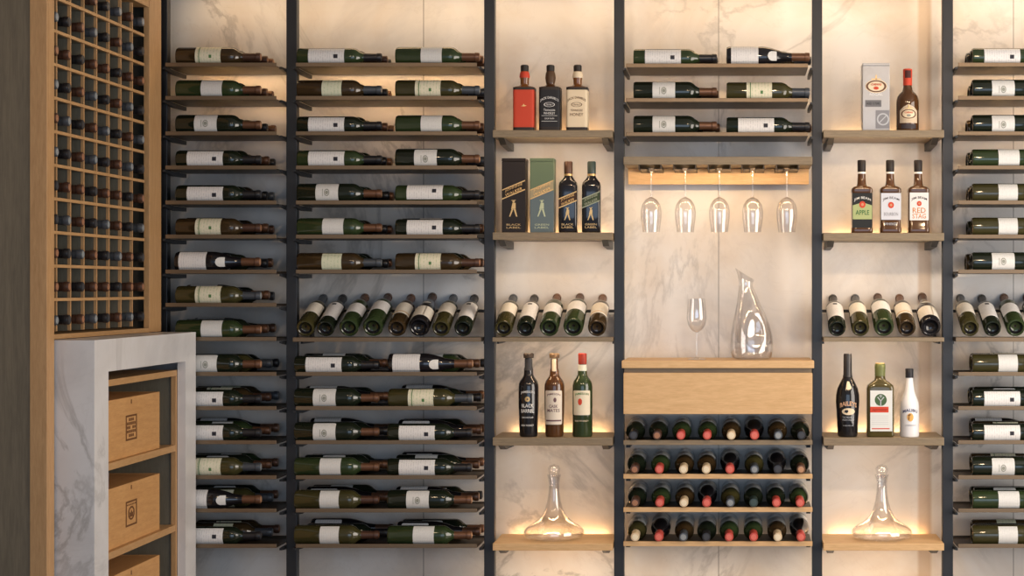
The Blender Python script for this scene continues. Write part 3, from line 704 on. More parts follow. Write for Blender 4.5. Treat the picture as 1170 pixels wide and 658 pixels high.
def bourbon(px, kind, label):
    t = thing('bourbon_bottle', px, YB, ZR2, label, 'bourbon bottle', 'square bourbon bottles')
    w = 12.2*K; h = 83.5*K; zs = .172
    obj('bottle_body', loft([(0, w*.95, w*.92, 7), (.004, w, w*.96, 7), (.018, w, w*.96, 7), (.022, w*.96, w*.92, 7), (zs-.018, w*.96, w*.92, 7), (zs-.014, w, w*.96, 7), (zs-.003, w*.98, w*.94, 7), (zs+.004, w*.85, w*.8, 5), (zs+.009, w*.5, w*.5, 3), (zs+.016, .0175, .0175, 2), (zs+.045, .0155, .0155, 2), (h-.02, .0145, .0145, 2)]), G_HONEY, t, True)
    obj('neck_ring', lathe([(.0160, h-.053), (.0166, h-.050), (.0166, h-.047), (.016, h-.046)], 24), I_WHITE, t, True)
    obj('cap', lathe([(.0160, h-.045), (.0165, h-.004), (.0145, h), (0, h+.0003)], 24), ink('black_screw_cap', (.022, .018, .018), .35), t, True)
    d = w*.96+.0003; zt = .152
    if kind == 'apple':
        lb = obj('label', wrap(p_rect(-w*.93, w*.93, .020, zt, 4), d=d), ink('black_label2', (.022, .024, .024)), t)
        lg = obj('green_panel', wrap(p_poly([(-w*.9, .052), (w*.9, .052), (w*.9, .105), (.014, .112), (0, .118), (-.014, .112), (-w*.9, .105)]), d=d+.0005), ink('apple_green', (.42, .48, .22)), lb)
        obj('printed_text', wrap(p_text('APPLE', .052, .018, 0, .078, bold=.01), d=d+.0011), ink('green_text', (.05, .16, .06)), lg)
        obj('printed_text', wrap(p_text('JIM BEAM', .064, .012, 0, .124, .009, bold=.012), d=d+.0005), I_WHITE, lb)
        cz, rr = .108, .012
    elif kind == 'white':
        lb = obj('label', wrap(p_rect(-w*.93, w*.93, .050, zt, 4), d=d), ink('cool_white', (.66, .68, .74)), t)
        obj('printed_text', wrap(p_text('JIM BEAM', .064, .012, 0, .124, .009, bold=.012), d=d+.0005), ink('grey_text', (.16, .16, .18)), lb)
        obj('printed_text', wrap(p_text('BOURBON', .054, .013, 0, .072, bold=.008), d=d+.0005), ink('grey_text2', (.35, .35, .38)), lb)
        obj('printed_text', wrap(p_text('WHISKEY', .052, .010, 0, .034, bold=.01), d=d), I_SILVER, t)
        cz, rr = .106, .011
    else:
        lb = obj('label', wrap(p_rect(-w*.88, w*.88, .048, zt+.002, 4), d=d), ink('warm_white', (.80, .78, .76)), t)
        obj('printed_text', wrap(p_text('JIM BEAM', .060, .012, 0, .126, .008, bold=.012), d=d+.0005), ink('dark_text', (.05, .05, .06)), lb)
        bm = p_text('RED', .050, .020, 0, .086, bold=.01); p_text('STAG', .052, .018, 0, .064, bm=bm, bold=.01)
        obj('printed_text', wrap(bm, d=d+.0005), ink('orange_ink', (.66, .27, .10)), lb)
        cz, rr = .112, .009
    sl = obj('seal', wrap(p_ell(0, cz, rr, rr*1.1, 16), d=d+.0014), I_RED, lb)
    obj('seal_centre', wrap(p_ell(0, cz, rr*.45, rr*.5, 10), d=d+.002), ink('seal_tan', (.62, .30, .17)), sl)
bourbon(984.5, 'apple', 'square bourbon bottle with black and green label')
bourbon(1017, 'white', 'square bourbon bottle with silver-white label, middle of three')
bourbon(1049, 'red', 'square bourbon bottle with white label and orange lettering')

# liqueurs
t = thing('liqueur_bottle', 968.5, YB, ZR3, 'tall black cream-liqueur bottle with arched gold lettering', 'liqueur bottle')
r = 13.6*K; h = 94.5*K
prof = [(0, .015), (r*.55, .003), (r*.78, 0), (r*.84, .006), (r*.90, .06), (r, .135), (r*.98, .160), (r*.86, .185), (r*.62, .208), (.0185, .226), (.0155, .236), (.0150, h-.01)]
def rad_at(prof, z):
    for (ra, za), (rb, zb) in zip(prof, prof[1:]):
        if za <= z <= zb and zb > za: return ra+(rb-ra)*(z-za)/(zb-za)
    return prof[-1][0]
def wrap_prof(bm, prof, e=.0005, th=.0004):
    for ax in (0, 2):
        cs = [v.co[ax] for v in bm.verts]; x = min(cs)+.005; mx_ = max(cs)
        while x < mx_:
            p = [0, 0, 0]; p[ax] = x; q = [0, 0, 0]; q[ax] = 1
            bmesh.ops.bisect_plane(bm, geom=list(bm.verts)+list(bm.edges)+list(bm.faces), plane_co=p, plane_no=q); x += .005
    ext = bmesh.ops.extrude_face_region(bm, geom=list(bm.faces))
    for v in [g for g in ext['geom'] if isinstance(g, bmesh.types.BMVert)]: v.co.y = -th
    for v in bm.verts:
        rr = rad_at(prof, v.co.z)+e-v.co.y; a = v.co.x/rr; v.co = (rr*math.sin(a), -rr*math.cos(a), v.co.z)
    return bm
obj('bottle_body', lathe(prof, 36), G_BLACK, t, True)
obj('capsule', lathe([(.0190, .228), (.0165, .238), (.0160, h-.006), (.0145, h), (0, h+.0003)], 24), FOILS['black'], t, True)
obj('neck_medallion', wrap_prof(p_poly([(-.010, .184), (.006, .182), (.013, .187), (.004, .212), (-.004, .212)]), prof, .0025), I_CREAM, t)
obj('printed_text', wrap_prof(p_text('BAILEYS', .070, .018, 0, .120, .009, bold=.03), prof, .001), ink('gold_red', (.66, .40, .25)), t)
pc = obj('picture_panel', wrap_prof(p_ell(0, .098, .026, .013, 24), prof, .0012), I_CREAM, t)
obj('cow_shape', wrap_prof(p_poly([(-.016, .096), (-.012, .104), (-.002, .104), (.000, .098), (-.006, .092)]), prof, .002), I_DARK, pc)
bm = p_text('THE ORIGINAL', .046, .007, 0, .076); p_text('IRISH CREAM', .046, .006, 0, .066, bm=bm); p_text('LIQUEUR', .040, .005, 0, .044, bm=bm)
obj('printed_text', wrap_prof(bm, prof, .001), I_SILVER, t)

t = thing('liqueur_bottle', 1005.5, YB, ZR3, 'broad green herbal-liqueur bottle with red-banded white label', 'liqueur bottle')
w = 15.6*K; hd = .032; h = 83*K
gg = bottle_glass('deep_green_amber', (.07, .055, .015))
obj('bottle_body', loft([(0, w*.95, hd*.9, 6), (.005, w, hd, 6), (.185, w, hd, 6), (.197, w*.93, hd*.95, 5), (.207, w*.70, hd*.85, 3.5), (.217, w*.42, hd*.72, 2.5), (.226, .020, .020, 2), (.262, .0185, .0185, 2)]), gg, t, True)
obj('cap', lathe([(.0200, .232), (.0205, .236), (.0200, .240), (.0205, .252), (.0202, .256), (.0208, .262), (.0205, h-.004), (.018, h), (0, h+.0004)], 24), ink('green_cap', (.14, .16, .06), .35), t, True)
obj('cap_top', lathe([(.0185, h+.0006), (.0175, h+.003), (0, h+.0035)], 24), I_GOLD, t, True)
d = hd+.0003
lb = obj('label', wrap(p_rect(-.040, .044, .022, .178, 3), d=d), ink('pale_label', (.74, .76, .74)), t)
em = obj('emblem', wrap(p_ell(0, .142, .023, .023, 28), d=d+.0005), ink('deep_green', (.07, .13, .06)), lb)
bm = p_rect(-.002, .002, .120, .140, 1)
p_poly([(-.002, .138), (.002, .138), (.014, .152), (.010, .154)], bm); p_poly([(-.002, .138), (.002, .138), (-.010, .154), (-.014, .152)], bm)
p_rect(-.0015, .0015, .150, .162, 1, bm=bm); p_rect(-.006, .006, .156, .159, 1, bm=bm)
obj('stag_and_cross', wrap(bm, d=d+.0011), I_SILVER, em)
rb = obj('red_band', wrap(p_rect(-.040, .030, .094, .116, 3), d=d+.0005), I_RED, lb)
obj('printed_text', wrap(p_text('Jägermeister', .058, .012, -.004, .104), d=d+.0011), ink('dark_red', (.30, .03, .02)), rb)
bm = bmesh.new()
for k in range(5): p_rect(-.034, .030, .048+k*.008, .0495+k*.008, 2, bm=bm)
obj('fine_print', wrap(bm, d=d+.0005), ink('faint_print', (.55, .56, .58)), lb)
obj('red_line', wrap(p_rect(-.034, .034, .030, .034, 2), d=d+.0005), I_RED, lb)

t = thing('liqueur_bottle', 1039, YB, ZR3, 'small white coconut-liqueur bottle with black cap', 'liqueur bottle')
r = 11.2*K; h = 77.5*K
WHITEG = pmat('white_bottle', (.82, .82, .84), .22, 0, .4)
prof = [(0, .01), (r*.7, .002), (r*.95, 0), (r, .006), (r*.985, .115), (r*.94, .130), (r*.75, .150), (r*.55, .170), (.0165, .195), (.0145, .215), (.0145, .235)]
obj('bottle_body', lathe(prof, 36), WHITEG, t, True)
obj('cap', lathe([(.0155, .225), (.0160, h-.003), (.014, h), (0, h+.0003)], 24), ink('black_cap2', (.02, .02, .025), .3), t, True)
obj('printed_text', wrap_prof(p_text('MALIBU', .062, .012, 0, .096, .007, bold=.015), prof, .0008), ink('navy_ink', (.06, .07, .16)), t)
sn = obj('sun_mark', wrap_prof(p_ell(0, .076, .013, .016, 20), prof, .0008), ink('sun_orange', (.75, .42, .12)), t)
obj('palm_mark', wrap_prof(p_poly([(-.008, .066), (-.004, .066), (-.003, .082), (.004, .086), (-.003, .088), (-.010, .084), (-.006, .080)]), prof, .0014), ink('palm_brown', (.16, .08, .04)), sn)
obj('printed_text', wrap_prof(p_text('CARIBBEAN RUM', .045, .006, 0, .045), prof, .0008), ink('light_grey_ink', (.45, .46, .5)), t)

# ------------------------------------------------------------------ wide decanters
def wide_decanter(px, z, label):
    t = thing('glass_decanter', px, -.165, z, label, 'decanter', 'wide-based decanters')
    r = .118
    prof = [(0, .004), (r*.6, .001), (r*.80, 0), (r*.94, .008), (r, .022), (r*.985, .032), (r*.86, .046), (r*.62, .064), (r*.42, .086), (r*.30, .112), (r*.22, .145), (.0205, .185), (.0200, .215), (.024, .235), (.0275, .248)]
    inn = [(max(0, a-.003), b+(.003 if b < .05 else 0)) for a, b in reversed(prof)]
    obj('decanter_body', lathe(prof+inn, 48, cap0=False, cap1=False), CLEAR, t, True)
    st = [(.0, .208), (.012, .209), (.0155, .225), (.0175, .236), (.013, .240), (.011, .244), (.019, .250), (.024, .262), (.0235, .272), (.017, .283), (0, .288)]
    obj('glass_stopper', lathe(st, 28), CLEAR, t, True)
wide_decanter(633, ZL4, 'wide-based clear glass decanter with stopper, left spirit bay')
wide_decanter(1007.5, ZR4, 'wide-based clear glass decanter with stopper, right spirit bay')

# ------------------------------------------------------------------ centre bay: glass hanger
x0, x1 = BAYX['C']; w = (x1-x0)/2; xc = (x0+x1)/2
t = empty('glass_hanger_shelf', (xc, -.16, PZ(188))); tag(t, 'oak shelf with hanging rails holding five wine glasses', 'shelf')
hb = PZ(179)-PZ(188)
obj('board', B(-w+.002, w-.002, -.14, .14, 0, hb, .002), SHELFWOOD, t)
obj('rear_apron', B(-w+.006, w-.006, .075, .093, -.062, -.0006, .001), OAKX, t)
gx = [744, 783, 822, 860, 899]
for px in gx:
    X = PX(px, -.20)-xc
    for s in (-1, 1):
        bm = B(X+s*.0125-.003, X+s*.0125+.003, -.135, .074, -.0178, -.0158)
        box(bm, X+s*.042-.002, X+s*.042+.002, -.135, .074, -.0178, -.0004)
        box(bm, X+s*.0265-.0115, X+s*.0265+.0145, -.135, .074, -.0178, -.0158)
        obj('rail', bm, BRONZE, t)
for s in (-1, 1): obj('bracket', B(s*(w-.02)-.012, s*(w-.02)+.012, .094, .158, -.02, -.0006), METAL, t)
ZH = PZ(188)
def wine_glass(x, Y, z, flip, label, group, sc=1.0, h=.245, bowlr=.041):
    t = empty('hanging_wine_glass' if flip else 'wine_glass', (x, Y, z)); tag(t, label, 'wine glass', group)
    if flip: t.rotation_euler = (PI, 0, 0)
    obj('foot', lathe([(0, 0), (.036, 0), (.0368, .001), (.030, .0022), (.012, .0045), (.0042, .010), (0, .011)], 36), CLEAR, t, True)
    obj('stem', lathe([(.0040, .0105), (.0032, .03), (.0030, .085), (.0042, h*.45-.002)], 16), CLEAR, t, True)
    hb = h*.45; br = bowlr
    prof = [(0, hb-.001), (.006, hb), (br*.55, hb+.009), (br*.86, hb+.028), (br, hb+.055), (br*.97, hb+.080), (br*.88, hb+.108), (br*.80, h)]
    inn = [(max(0, a-.0012), b+(.0015 if b < hb+.02 else 0)) for a, b in reversed(prof)]
    obj('bowl', lathe(prof+inn, 36, cap0=False, cap1=False), CLEAR, t, True)
gl = ['first', 'second', 'third', 'fourth', 'fifth']
for k, px in enumerate(gx):
    wine_glass(PX(px, -.20), -.20, ZH-.0085-.0004, True, f'upside-down wine glass hanging from rail, {gl[k]} from the left of five', 'wine glasses hanging from the rail')

# drawer unit
ZD = PZ(412)
t = empty('drawer_unit', (xc, -.16, PZ(473))); tag(t, 'light oak drawer unit with a thick top under the curved decanter', 'drawer unit')
z0 = PZ(473); zt = ZD-z0
obj('top_board', B(-w-.004, w+.004, -.152, -.0835, zt-.028, zt, .002), OAKX, t)
obj('top_board_rear', B(-w+.001, w-.001, -.083, .145, zt-.028, zt, .0), OAKX, t)
obj('carcass', B(-w+.004, w-.004, -.125, .140, .004, zt-.0285), SHELFWOOD, t)
obj('drawer_front', B(-w+.002, w-.002, -.141, -.1255, 0, PZ(426)-z0, .0015), OAKX, t)
obj('bracket', B(-w+.02, -w+.04, .1405, .158, .02, .05), METAL, t); obj('bracket', B(w-.04, w-.02, .1405, .158, .02, .05), METAL, t)
wine_glass(PX(796, -.20), -.20, ZD+.0004, False, 'upright wine glass standing on the oak drawer unit', 'wine glass on the drawer top', h=.235, bowlr=.039)
bpy.context.view_layer.update()
# curved decanter
t = empty('glass_decanter', (PX(859, -.16), -.16, ZD+.0006)); tag(t, 'tall pear-shaped clear decanter with slanted mouth and thumb hollow', 'decanter')
H = 100*.00340
def pear():
    bm = bmesh.new(); seg = 40
    # (radius, z, centre shift x)
    secs = [(.062, 0, 0), (.076, .006, 0), (.082, .025, 0), (.083, .060, 0), (.080, .095, -.001), (.072, .135, -.003), (.058, .180, -.008), (.043, .225, -.014), (.032, .265, -.020), (.027, .290, -.023), (.030, .312, -.025), (.037, .330, -.028)]
    for off in (0, .0025):
        rings = []
        for i, (r, z, sx) in enumerate(secs):
            ring = []
            for k in range(seg):
                a = 2*PI*k/seg; rr = r-off
                zz = z+(off if i == 0 else 0) - max(0, (z-.28))*.45*(math.cos(a)) 
                p = Vector((sx+rr*math.cos(a), rr*math.sin(a), zz))
                # thumb hollow on the camera side
                dx, dz = p.x-.014, p.z-.105; q = math.exp(-((dx/.026)**2+(dz/.040)**2))
                if p.y < 0: p.y += .030*q
                ring.append(bm.verts.new(p))
            rings.append(ring)
        for a, b in zip(rings, rings[1:]):
            for k in range(seg): bm.faces.new((a[k], a[(k+1) % seg], b[(k+1) % seg], b[k]))
        bm.faces.new(rings[0])
        if off: 
            for k in range(seg): bm.faces.new((top[k], top[(k+1) % seg], rings[-1][(k+1) % seg], rings[-1][k]))
        top = rings[-1]
    return bm
bm = pear(); bmesh.ops.subdivide_edges(bm, edges=[e for e in bm.edges if abs(e.verts[0].co.z-e.verts[1].co.z) > .012], cuts=1)
obj('decanter_body', bm, CLEAR, t, True)
bm = bmesh.new()
obj('hollow_rim', (lambda b: (lathe([(.020, 0), (.0225, .0015), (.025, 0)], 28, b, False, False), b)[1])(bm), CLEAR, t, True, loc=(.014, -.0655, .105), rot=(PI/2, 0, 0))

# lower centre racks: bottles neck forward
fo = {'k': 'black', 'b': 'brown', 'r': 'red', 'c': 'cream', 'g': 'grey', 't': 'copper', 'd': 'darkgreen'}
fn = {'k': 'black', 'b': 'brown', 'r': 'red', 'c': 'cream', 'g': 'grey', 't': 'copper', 'd': 'dark green'}
gn = {'D': 'dark', 'G': 'green', 'B': 'brown', 'O': 'olive', 'K': 'black'}
rowsN = [(502.8, 'DDGGBKBD', 'kbrrcrgk', (724, 751, 778, 808, 835.5, 862, 889, 915.5)),
         (541.5, 'DGBBKOKD', 'brccrgkt', (725.5, 753.5, 781, 807, 834, 862, 888.5, 915)),
         (579.5, 'DGBKODDG', 'brcrgdrr', (726, 754, 781.5, 807.5, 834.5, 861, 887, 914)),
         (618.5, 'OKBDGGBK', 'crgkrrcr', (726, 753, 781, 807, 833, 861, 888.5, 915))]
TN = math.radians(4)
made = set()
for i, (py, gs, fs, xs) in enumerate(rowsN):
    rn = ['top', 'second', 'third', 'bottom'][i]; z = PZ(py)
    t = empty('neck_forward_rack', (xc, -.16, z-.018)); tag(t, f'{rn} oak-edged rack of eight neck-forward bottles below drawer unit', 'bottle rack', 'racks of neck-forward bottles')
    obj('front_edge', B(-w+.002, w-.002, -.142, -.128, 0, .018, .0015), SHELFWOOD if i < 1 else OAKX, t)
    obj('tray', B(-w+.002, w-.002, -.1278, .145, 0, .005), BRONZE, t)
    
    for s in (-1, 1): obj('bracket', B(s*(w-.012)-.008, s*(w-.012)+.008, -.02, .158, -.022, -.0006), METAL, t)
    for k in range(8):
        g, f = gs[k], fs[k]; key = 'N'+g+f
        if key not in made:
            made.add(key); shp = 'burg' if g == 'K' else 'bord'
            make_type(key, shp, .0385 if g == 'K' else .0375, {'D': 'dark', 'G': 'green', 'B': 'brown', 'O': 'olive', 'K': 'black'}[g], fo[f], [('label', L_PLAIN, .04 if g == 'K' else .09, .12 if g == 'K' else .172, 1.1, 0)], .185)
        r = TYPES[key]['r']; X = PX(xs[k], -.30)
        # neck rests on the front edge, base on the tray at the back; +Z (neck) -> -Y slightly down
        zb = z - .018 + .005 + r*math.cos(TN) + .0012
        yb = -.005; zaxis_front = z + .0165*1.0 + .0012
        ang = math.atan2(zb - zaxis_front, .29)
        zb = z - .018 + .005 + r/math.cos(ang) + .0012 + .185*math.sin(ang)
        ang = math.atan2(zb - zaxis_front, .292)
        zb = max(zb, z-.013+r/math.cos(ang)+.18*math.tan(ang)+.0015)
        M = Matrix.Translation((X, yb-.002, zb)) @ Matrix.Rotation(PI/2+ang, 4, 'X') @ Matrix.Rotation(PI, 4, 'Z')
        bottle(key, M, f'{gn[g]} bottle with {fn[f]} capsule, {ORD[k].replace("top","first")} from left, {rn} low rack', 'neck-forward bottles below the drawer')

# ------------------------------------------------------------------ oak lattice rack (left, faces right)
k_ = .9556
XR = -2.186; YN = 5.361-CY      # lattice plane, near end
ZR = [1.5+(1.348+.113*k-1.5)*k_ for k in range(12)]
YC = [(5.61+.12*k)*k_-CY for k in range(9)]
YFAR = -.305; DEEP = .36; ZTOPM = 1.334
t = empty('lattice_wine_rack', (XR-.2, (YN+YFAR)/2, ZTOPM)); tag(t, 'tall oak lattice rack with small square cells on the left side', 'wine rack')
ox, oy, oz = t.location
def lb_(name, x0, x1, y0, y1, z0, z1, mat, bev=0): return obj(name, B(x0-ox, x1-ox, y0-oy, y1-oy, z0-oz, z1-oz, bev), mat, t)
XS0, XS1 = -2.225, -2.175; YS0 = 5.35-CY
lb_('near_stile', XS0, XS1+.004, YS0, YS0+.012, .0, HC-.002, OAKZ, .002)
lb_('near_stile_return', XR-.004, XS1+.004, YS0+.0122, YN+.048, 0, HC-.002, OAKZ, .002)
lb_('far_stile', XR-.02, XR+.002, 6.618*k_-CY, YFAR, ZTOPM+.001, HC-.002, OAKZ, .002)
lb_('bottom_rail', XR-DEEP, XR, YS0+.024, 6.618*k_-CY-.0005, ZTOPM+.001, ZR[0]-.004, OAKY, .001)
lb_('top_rail', XR-DEEP, XR, YS0+.024, 6.618*k_-CY-.0005, ZR[11]+.004, HC-.002, OAKY, .001)
lb_('back_panel', XR-DEEP-.012, XR-DEEP-.001, YS0+.024, YFAR, ZTOPM+.001, HC-.002, INNER)
lb_('end_panel', XR-DEEP, XR-.021, YFAR-.02, YFAR, ZTOPM+.001, HC-.002, INNER)
for z in ZR[1:11]:
    lb_('shelf_divider', XR-DEEP+.001, XR-.012, YS0+.024, YC[8], z-.004, z+.004, INNER)
    lb_('shelf_edge', XR-.0118, XR-.001, YN+.0485, YC[8]+.002, z-.005, z+.005, OAKY)
for y in YC[1:8]:
    bm = bmesh.new(); b2 = bmesh.new()
    for a, b in zip(ZR, ZR[1:]):
        box(bm, XR-DEEP+.001-ox, XR-.014-ox, y-.0035-oy, y+.0035-oy, a+.0045-oz, b-.0045-oz)
        box(b2, XR-.0138-ox, XR-.004-ox, y-.004-oy, y+.004-oy, a+.0055-oz, b-.0055-oz)
    obj('upright_divider', bm, INNER, t); obj('upright_edge', b2, OAKZ, t)
pat = {0: 'gkbgkbgk', 1: 'bbkbbkbb', 2: 'bkgbkgbk', 3: 'kgbkgbkg', 4: 'kbbkbbkb', 5: 'gkbgkbgk', 6: 'bgkbgkbg', 7: 'gkbgkbgk', 8: 'bbkbbkbb', 9: 'gkbgkbgk', 10: 'bgkbkgbg'}
for rr in range(11):
    for c in range(8):
        f = {'g': 'grey', 'k': 'black', 'b': 'brown'}[pat[rr][c]]
        y = (YC[c]+YC[c+1])/2 + (.013 if c == 0 else 0); z = ZR[rr]+.004+TYPES['K'+f]['r']+.0015
        M = Matrix.Translation((XR+.014-.318, y, z)) @ Matrix.Rotation(PI/2, 4, 'Y')
        bottle('K'+f, M, f'{f}-capped bottle in oak lattice rack, {ORD[10-rr]} row down, {ORD[c].replace("top","first")} column from left', 'bottles in the oak lattice rack')
# smoked oak end panel facing the camera
struct('trim_1', B(-2.65, XS0-.0005, YS0+.004, YS0+.022, 0, HC), STAINED)

# ------------------------------------------------------------------ marble niche with crates
XM = -2.048; YM0 = 5.42-CY; YM1 = -.32; XB = -2.46
t = empty('marble_niche_cabinet', ((XM+XB)/2, (YM0+YM1)/2, 0)); tag(t, 'veined marble niche cabinet holding wooden wine crates below the lattice rack', 'cabinet')
ox, oy, oz = t.location
XI = PX(52, YM0)   # left edge of the end face
YO0 = 5.543-CY; YO1 = 6.32-CY; ZO = 1.227; ZT = 1.3335
lb_('side_slab', XR-.06, XM, YM0, YM0+.03, 0, ZTOPM-.0012, MARBLE2)
lb_('near_jamb', XM-.03, XM, YM0+.0304, YO0, 0, ZT-.0004, MARBLE2)
lb_('header', XM-.03, XM, YO0+.0002, YO1-.0002, ZO, ZT-.0004, MARBLE2)
lb_('far_jamb', XM-.03, XM, YO1, YM1-.0002, 0, ZT-.0004, MARBLE2)
lb_('top_slab', XR-.06, XM-.0304, YM0+.0304, YM1, ZT-.03, ZT-.0004, MARBLE2)
lb_('far_slab', XB, XM-.0304, YM1-.02, YM1, 0, ZT-.032, MARBLE2)
XC = -2.080
lb_('liner_top', XB, XC, YO0-.06, YO1+.005, 1.173, 1.195, OAKY, .001)
lb_('liner_side', XC-.018, XC, YO1-.013, YO1+.005, .02, 1.1725, OAKZ, .001)
lb_('liner_side_panel', XB, XC-.0185, YO1-.008, YO1+.005, .02, 1.1725, INNER)
lb_('liner_near_side', XB, XC, YO0-.06, YO0-.045, .02, 1.1725, INNER)
lb_('liner_back', XB-.012, XB-.0005, YO0-.06, YO1+.005, .02, 1.195, INNER)
for z in (.917, .62, .323):
    lb_('crate_shelf', XB, XC-.001, YO0-.0445, YO1-.0135, z-.024, z, OAKY, .001)
# crates
XK = -2.097; yk0, yk1 = 5.60-CY, 6.18-CY
cn = ['wooden wine crate on the upper shelf of the marble niche', 'wooden wine crate on the middle shelf of the marble niche', 'wooden wine crate on the lower shelf of the marble niche, cut off below']
burn = ink('burnt_brand', (.17, .075, .03), .7)
for i, z in enumerate((.917, .62, .323)):
    t = empty('wine_crate', (XK-.16, (yk0+yk1)/2, z+.0006)); tag(t, cn[i], 'wine crate', 'wine crates in the marble niche')
    hy = (yk1-yk0)/2; hx = .16; hz = .205
    obj('front_board', B(hx-.012, hx, -hy, hy, 0, hz, .0012), CRATE, t)
    obj('rear_board', B(-hx, -hx+.012, -hy, hy, 0, hz, .0012), CRATE, t)
    for s in (-1, 1): obj('end_board', B(-hx+.0122, hx-.0122, s*hy-(.012 if s > 0 else 0), s*hy+(0 if s > 0 else .012), 0, hz, .001), CRATE, t)
    obj('bottom_board', B(-hx+.0122, hx-.0122, -hy+.0122, hy-.0122, 0, .01), CRATE, t)
    obj('crate_lid', B(-hx+.0122, hx-.0122, -hy+.0122, hy-.0122, hz-.012, hz-.001), CRATE, t)
    # burnt stamp on the front board (drawn flat, turned to face +X)
    bm = p_rect(-.034, .034, .050, .056, 1)
    for s in (-1, 1): p_rect(s*.031-.003, s*.031+.003, .056, .124, 1, bm=bm)
    p_rect(-.034, .034, .124, .130, 1, bm=bm)
    if i == 0:
        for a in range(5):
            for b in range(5):
                if (a*3+b*5+a*b) % 4: p_rect(-.026+a*.0108, -.018+a*.0108, .061+b*.0125, .070+b*.0125, 1, bm=bm)
    else:
        p_ell(0, .090, .020, .022, 16, bm=bm, inner=.72); p_poly([(-.010, .078), (.010, .078), (.013, .096), (.006, .090), (0, .100), (-.006, .090), (-.013, .096)], bm)
        for a in range(6): p_rect(-.026+a*.0095, -.020+a*.0095, .115, .120, 1, bm=bm)
    p_rect(-.003, .003, .165, .178, 1, bm=bm)
    bmesh.ops.scale(bm, vec=(1.6, 1, 1.1), verts=bm.verts)
    wrap(bm, d=0)
    bmesh.ops.rotate(bm, verts=bm.verts, cent=(0, 0, 0), matrix=Matrix.Rotation(PI/2, 3, 'Z'))
    bmesh.ops.translate(bm, verts=bm.verts, vec=(hx+.0003, 0, 0))
    obj('burnt_stamp', bm, burn, t)

# ------------------------------------------------------------------ light
def area(name, loc, rot, sx, sy, power, col):
    l = bpy.data.lights.new(name, 'AREA'); l.shape = 'RECTANGLE'; l.size = sx; l.size_y = sy; l.energy = power; l.color = col
    o = bpy.data.objects.new(name, l); COL.objects.link(o); o.location = loc; o.rotation_euler = rot; return o
LP = dict(cove=5.5, strip=.42, rail=1.5, spot=100, day=128, front=68, low=.6, under=.8)
ORANGE = (1, .58, .25); WARM = (1, .66, .34); WARM2 = (1, .70, .42)
# light profile along the top of the wall, just above the picture
t = empty('light_profile', (-.3, -.11, 2.672)); tag(t, 'long slim light profile fixed between the uprights above the top shelves', 'light')
obj('profile', B(-1.9, 2.8, -.02, .02, .002, .012), STEEL, t); obj('end_cap', B(-1.903, -1.9003, -.02, .02, .002, .012), METAL, t)
area('cove_light', (.15, -.11, 2.672), (math.radians(5), 0, 0), 4.6, .03, LP['cove'], WARM)
for bay, zs_ in (('SL', (ZL1, ZL2, ZL3, ZL4)), ('SR', (ZR1, ZR2, ZR3, ZR4))):
    a, b = BAYX[bay]
    for z in zs_:
        area('shelf_strip_light', ((a+b)/2, -.018, z-.016), (PI, 0, 0), (b-a)-.08, .012, LP['strip'], ORANGE)
for bay, zs_ in (('SL', (PZ(157), PZ(274), PZ(509), PZ(629), PZ(385.5)-.016)), ('SR', (PZ(157), PZ(275), PZ(509), PZ(629), PZ(385.5)-.016))):
    a, b = BAYX[bay]
    for z in zs_:
        area('under_shelf_light', ((a+b)/2, -.285, z-.0015), (math.radians(32), 0, 0), (b-a)-.08, .010, LP['under'], WARM2)
for bay, ps in (('L', (.8, .22, .06)), ('M', (.95, .35, .12)), ('C', (.6, .4)), ('R', (.6, .4, .25))):
    a, b = BAYX[bay]
    for py, p_ in zip((71.5, 109.5, 150), ps):
        area('under_shelf_light', ((a+b)/2, -.115, PZ(py)-.0165), (math.radians(38), 0, 0), (b-a)-.06, .010, p_*(b-a)/.46*.55, ORANGE)
a, b = BAYX['C']
area('rail_light', ((a+b)/2, -.272, ZH-.019), (math.radians(48), 0, 0), (b-a)-.06, .008, LP['rail'], WARM)
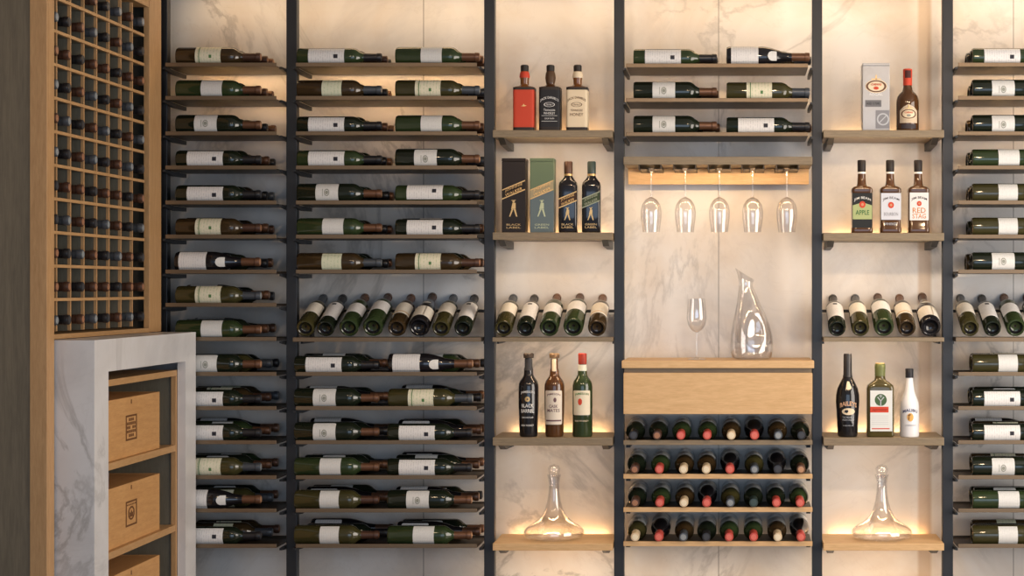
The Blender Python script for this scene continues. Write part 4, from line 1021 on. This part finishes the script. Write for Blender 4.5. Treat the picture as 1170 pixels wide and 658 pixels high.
for k, (x, en) in enumerate(((-1.75, .3), (-.7, .6), (.25, 1), (1.2, .8))):
    t = empty('ceiling_downlight', (x, -3.2, HC)); tag(t, ['round ceiling downlight nearest the oak rack', 'round ceiling downlight, second from the oak rack', 'round ceiling downlight, third from the oak rack', 'round ceiling downlight farthest from the oak rack'][k], 'ceiling light', 'ceiling downlights')
    obj('trim_ring', lathe([(.062, -.001), (.062, -.006), (.045, -.008), (.045, -.001)], 28, cap0=False, cap1=False), STEEL, t, True)
    l = bpy.data.lights.new('downlight', 'SPOT'); l.energy = LP['spot']*en; l.color = WARM2; l.spot_size = math.radians(72); l.spot_blend = .9; l.shadow_soft_size = .09
    o = bpy.data.objects.new('downlight', l); COL.objects.link(o); o.location = (x, -3.2, HC-.02); o.rotation_euler = (math.radians(62), 0, 0)
# glass shop front behind the camera
area('front_daylight', (.5, -7.45, 1.5), (PI/2, 0, 0), 4.4, 2.6, LP['front'], (.62, .79, 1))
# low strips under the bottom shelves, washing the foot of the wall
for bay, wz in (('SL', .36), ('C', .36), ('SR', .36)):
    a, b = BAYX[bay]
    t = empty('low_light_strip', ((a+b)/2, -.08, .20)); tag(t, {'SL': 'low wall-wash strip below the left decanter shelf', 'C': 'low wall-wash strip below the neck-forward racks', 'SR': 'low wall-wash strip below the right decanter shelf'}[bay], 'light strip', 'low light strips')
    obj('housing', B(-(b-a)/2+.01, (b-a)/2-.01, -.03, .03, -.015, 0), STEEL, t); obj('wall_mount', B(-.02, .02, .0302, .0798, -.015, -.001), METAL, t)
    area('low_strip_light', ((a+b)/2, -.08, .204), (math.radians(172), 0, 0), (b-a)-.06, .03, LP['low']*(b-a)/.46, WARM2)
# window on the right, out of the picture: its daylight crosses the room
area('daylight', (2.50, -2.3, 1.55), (PI/2, 0, PI/2), 2.4, 2.4, LP['day'], (1, .90, .80))
bm = bmesh.new()
for y in (-3.54, -2.71, -1.89, -1.06): box(bm, 2.502, 2.55, y-.03, y+.03, .3, 2.8)
for z in (.32, 2.78): box(bm, 2.502, 2.55, -3.57, -1.03, z-.03, z+.03)
struct('window_1', bm, METAL)
W = bpy.data.worlds.new('world'); S.world = W; W.use_nodes = True
bg = W.node_tree.nodes['Background']; bg.inputs[0].default_value = (.55, .70, 1, 1); bg.inputs[1].default_value = .45
S.cycles.max_bounces = 8; S.cycles.transparent_max_bounces = 24; S.cycles.caustics_reflective = False; S.cycles.caustics_refractive = False
S.cycles.use_denoising = True
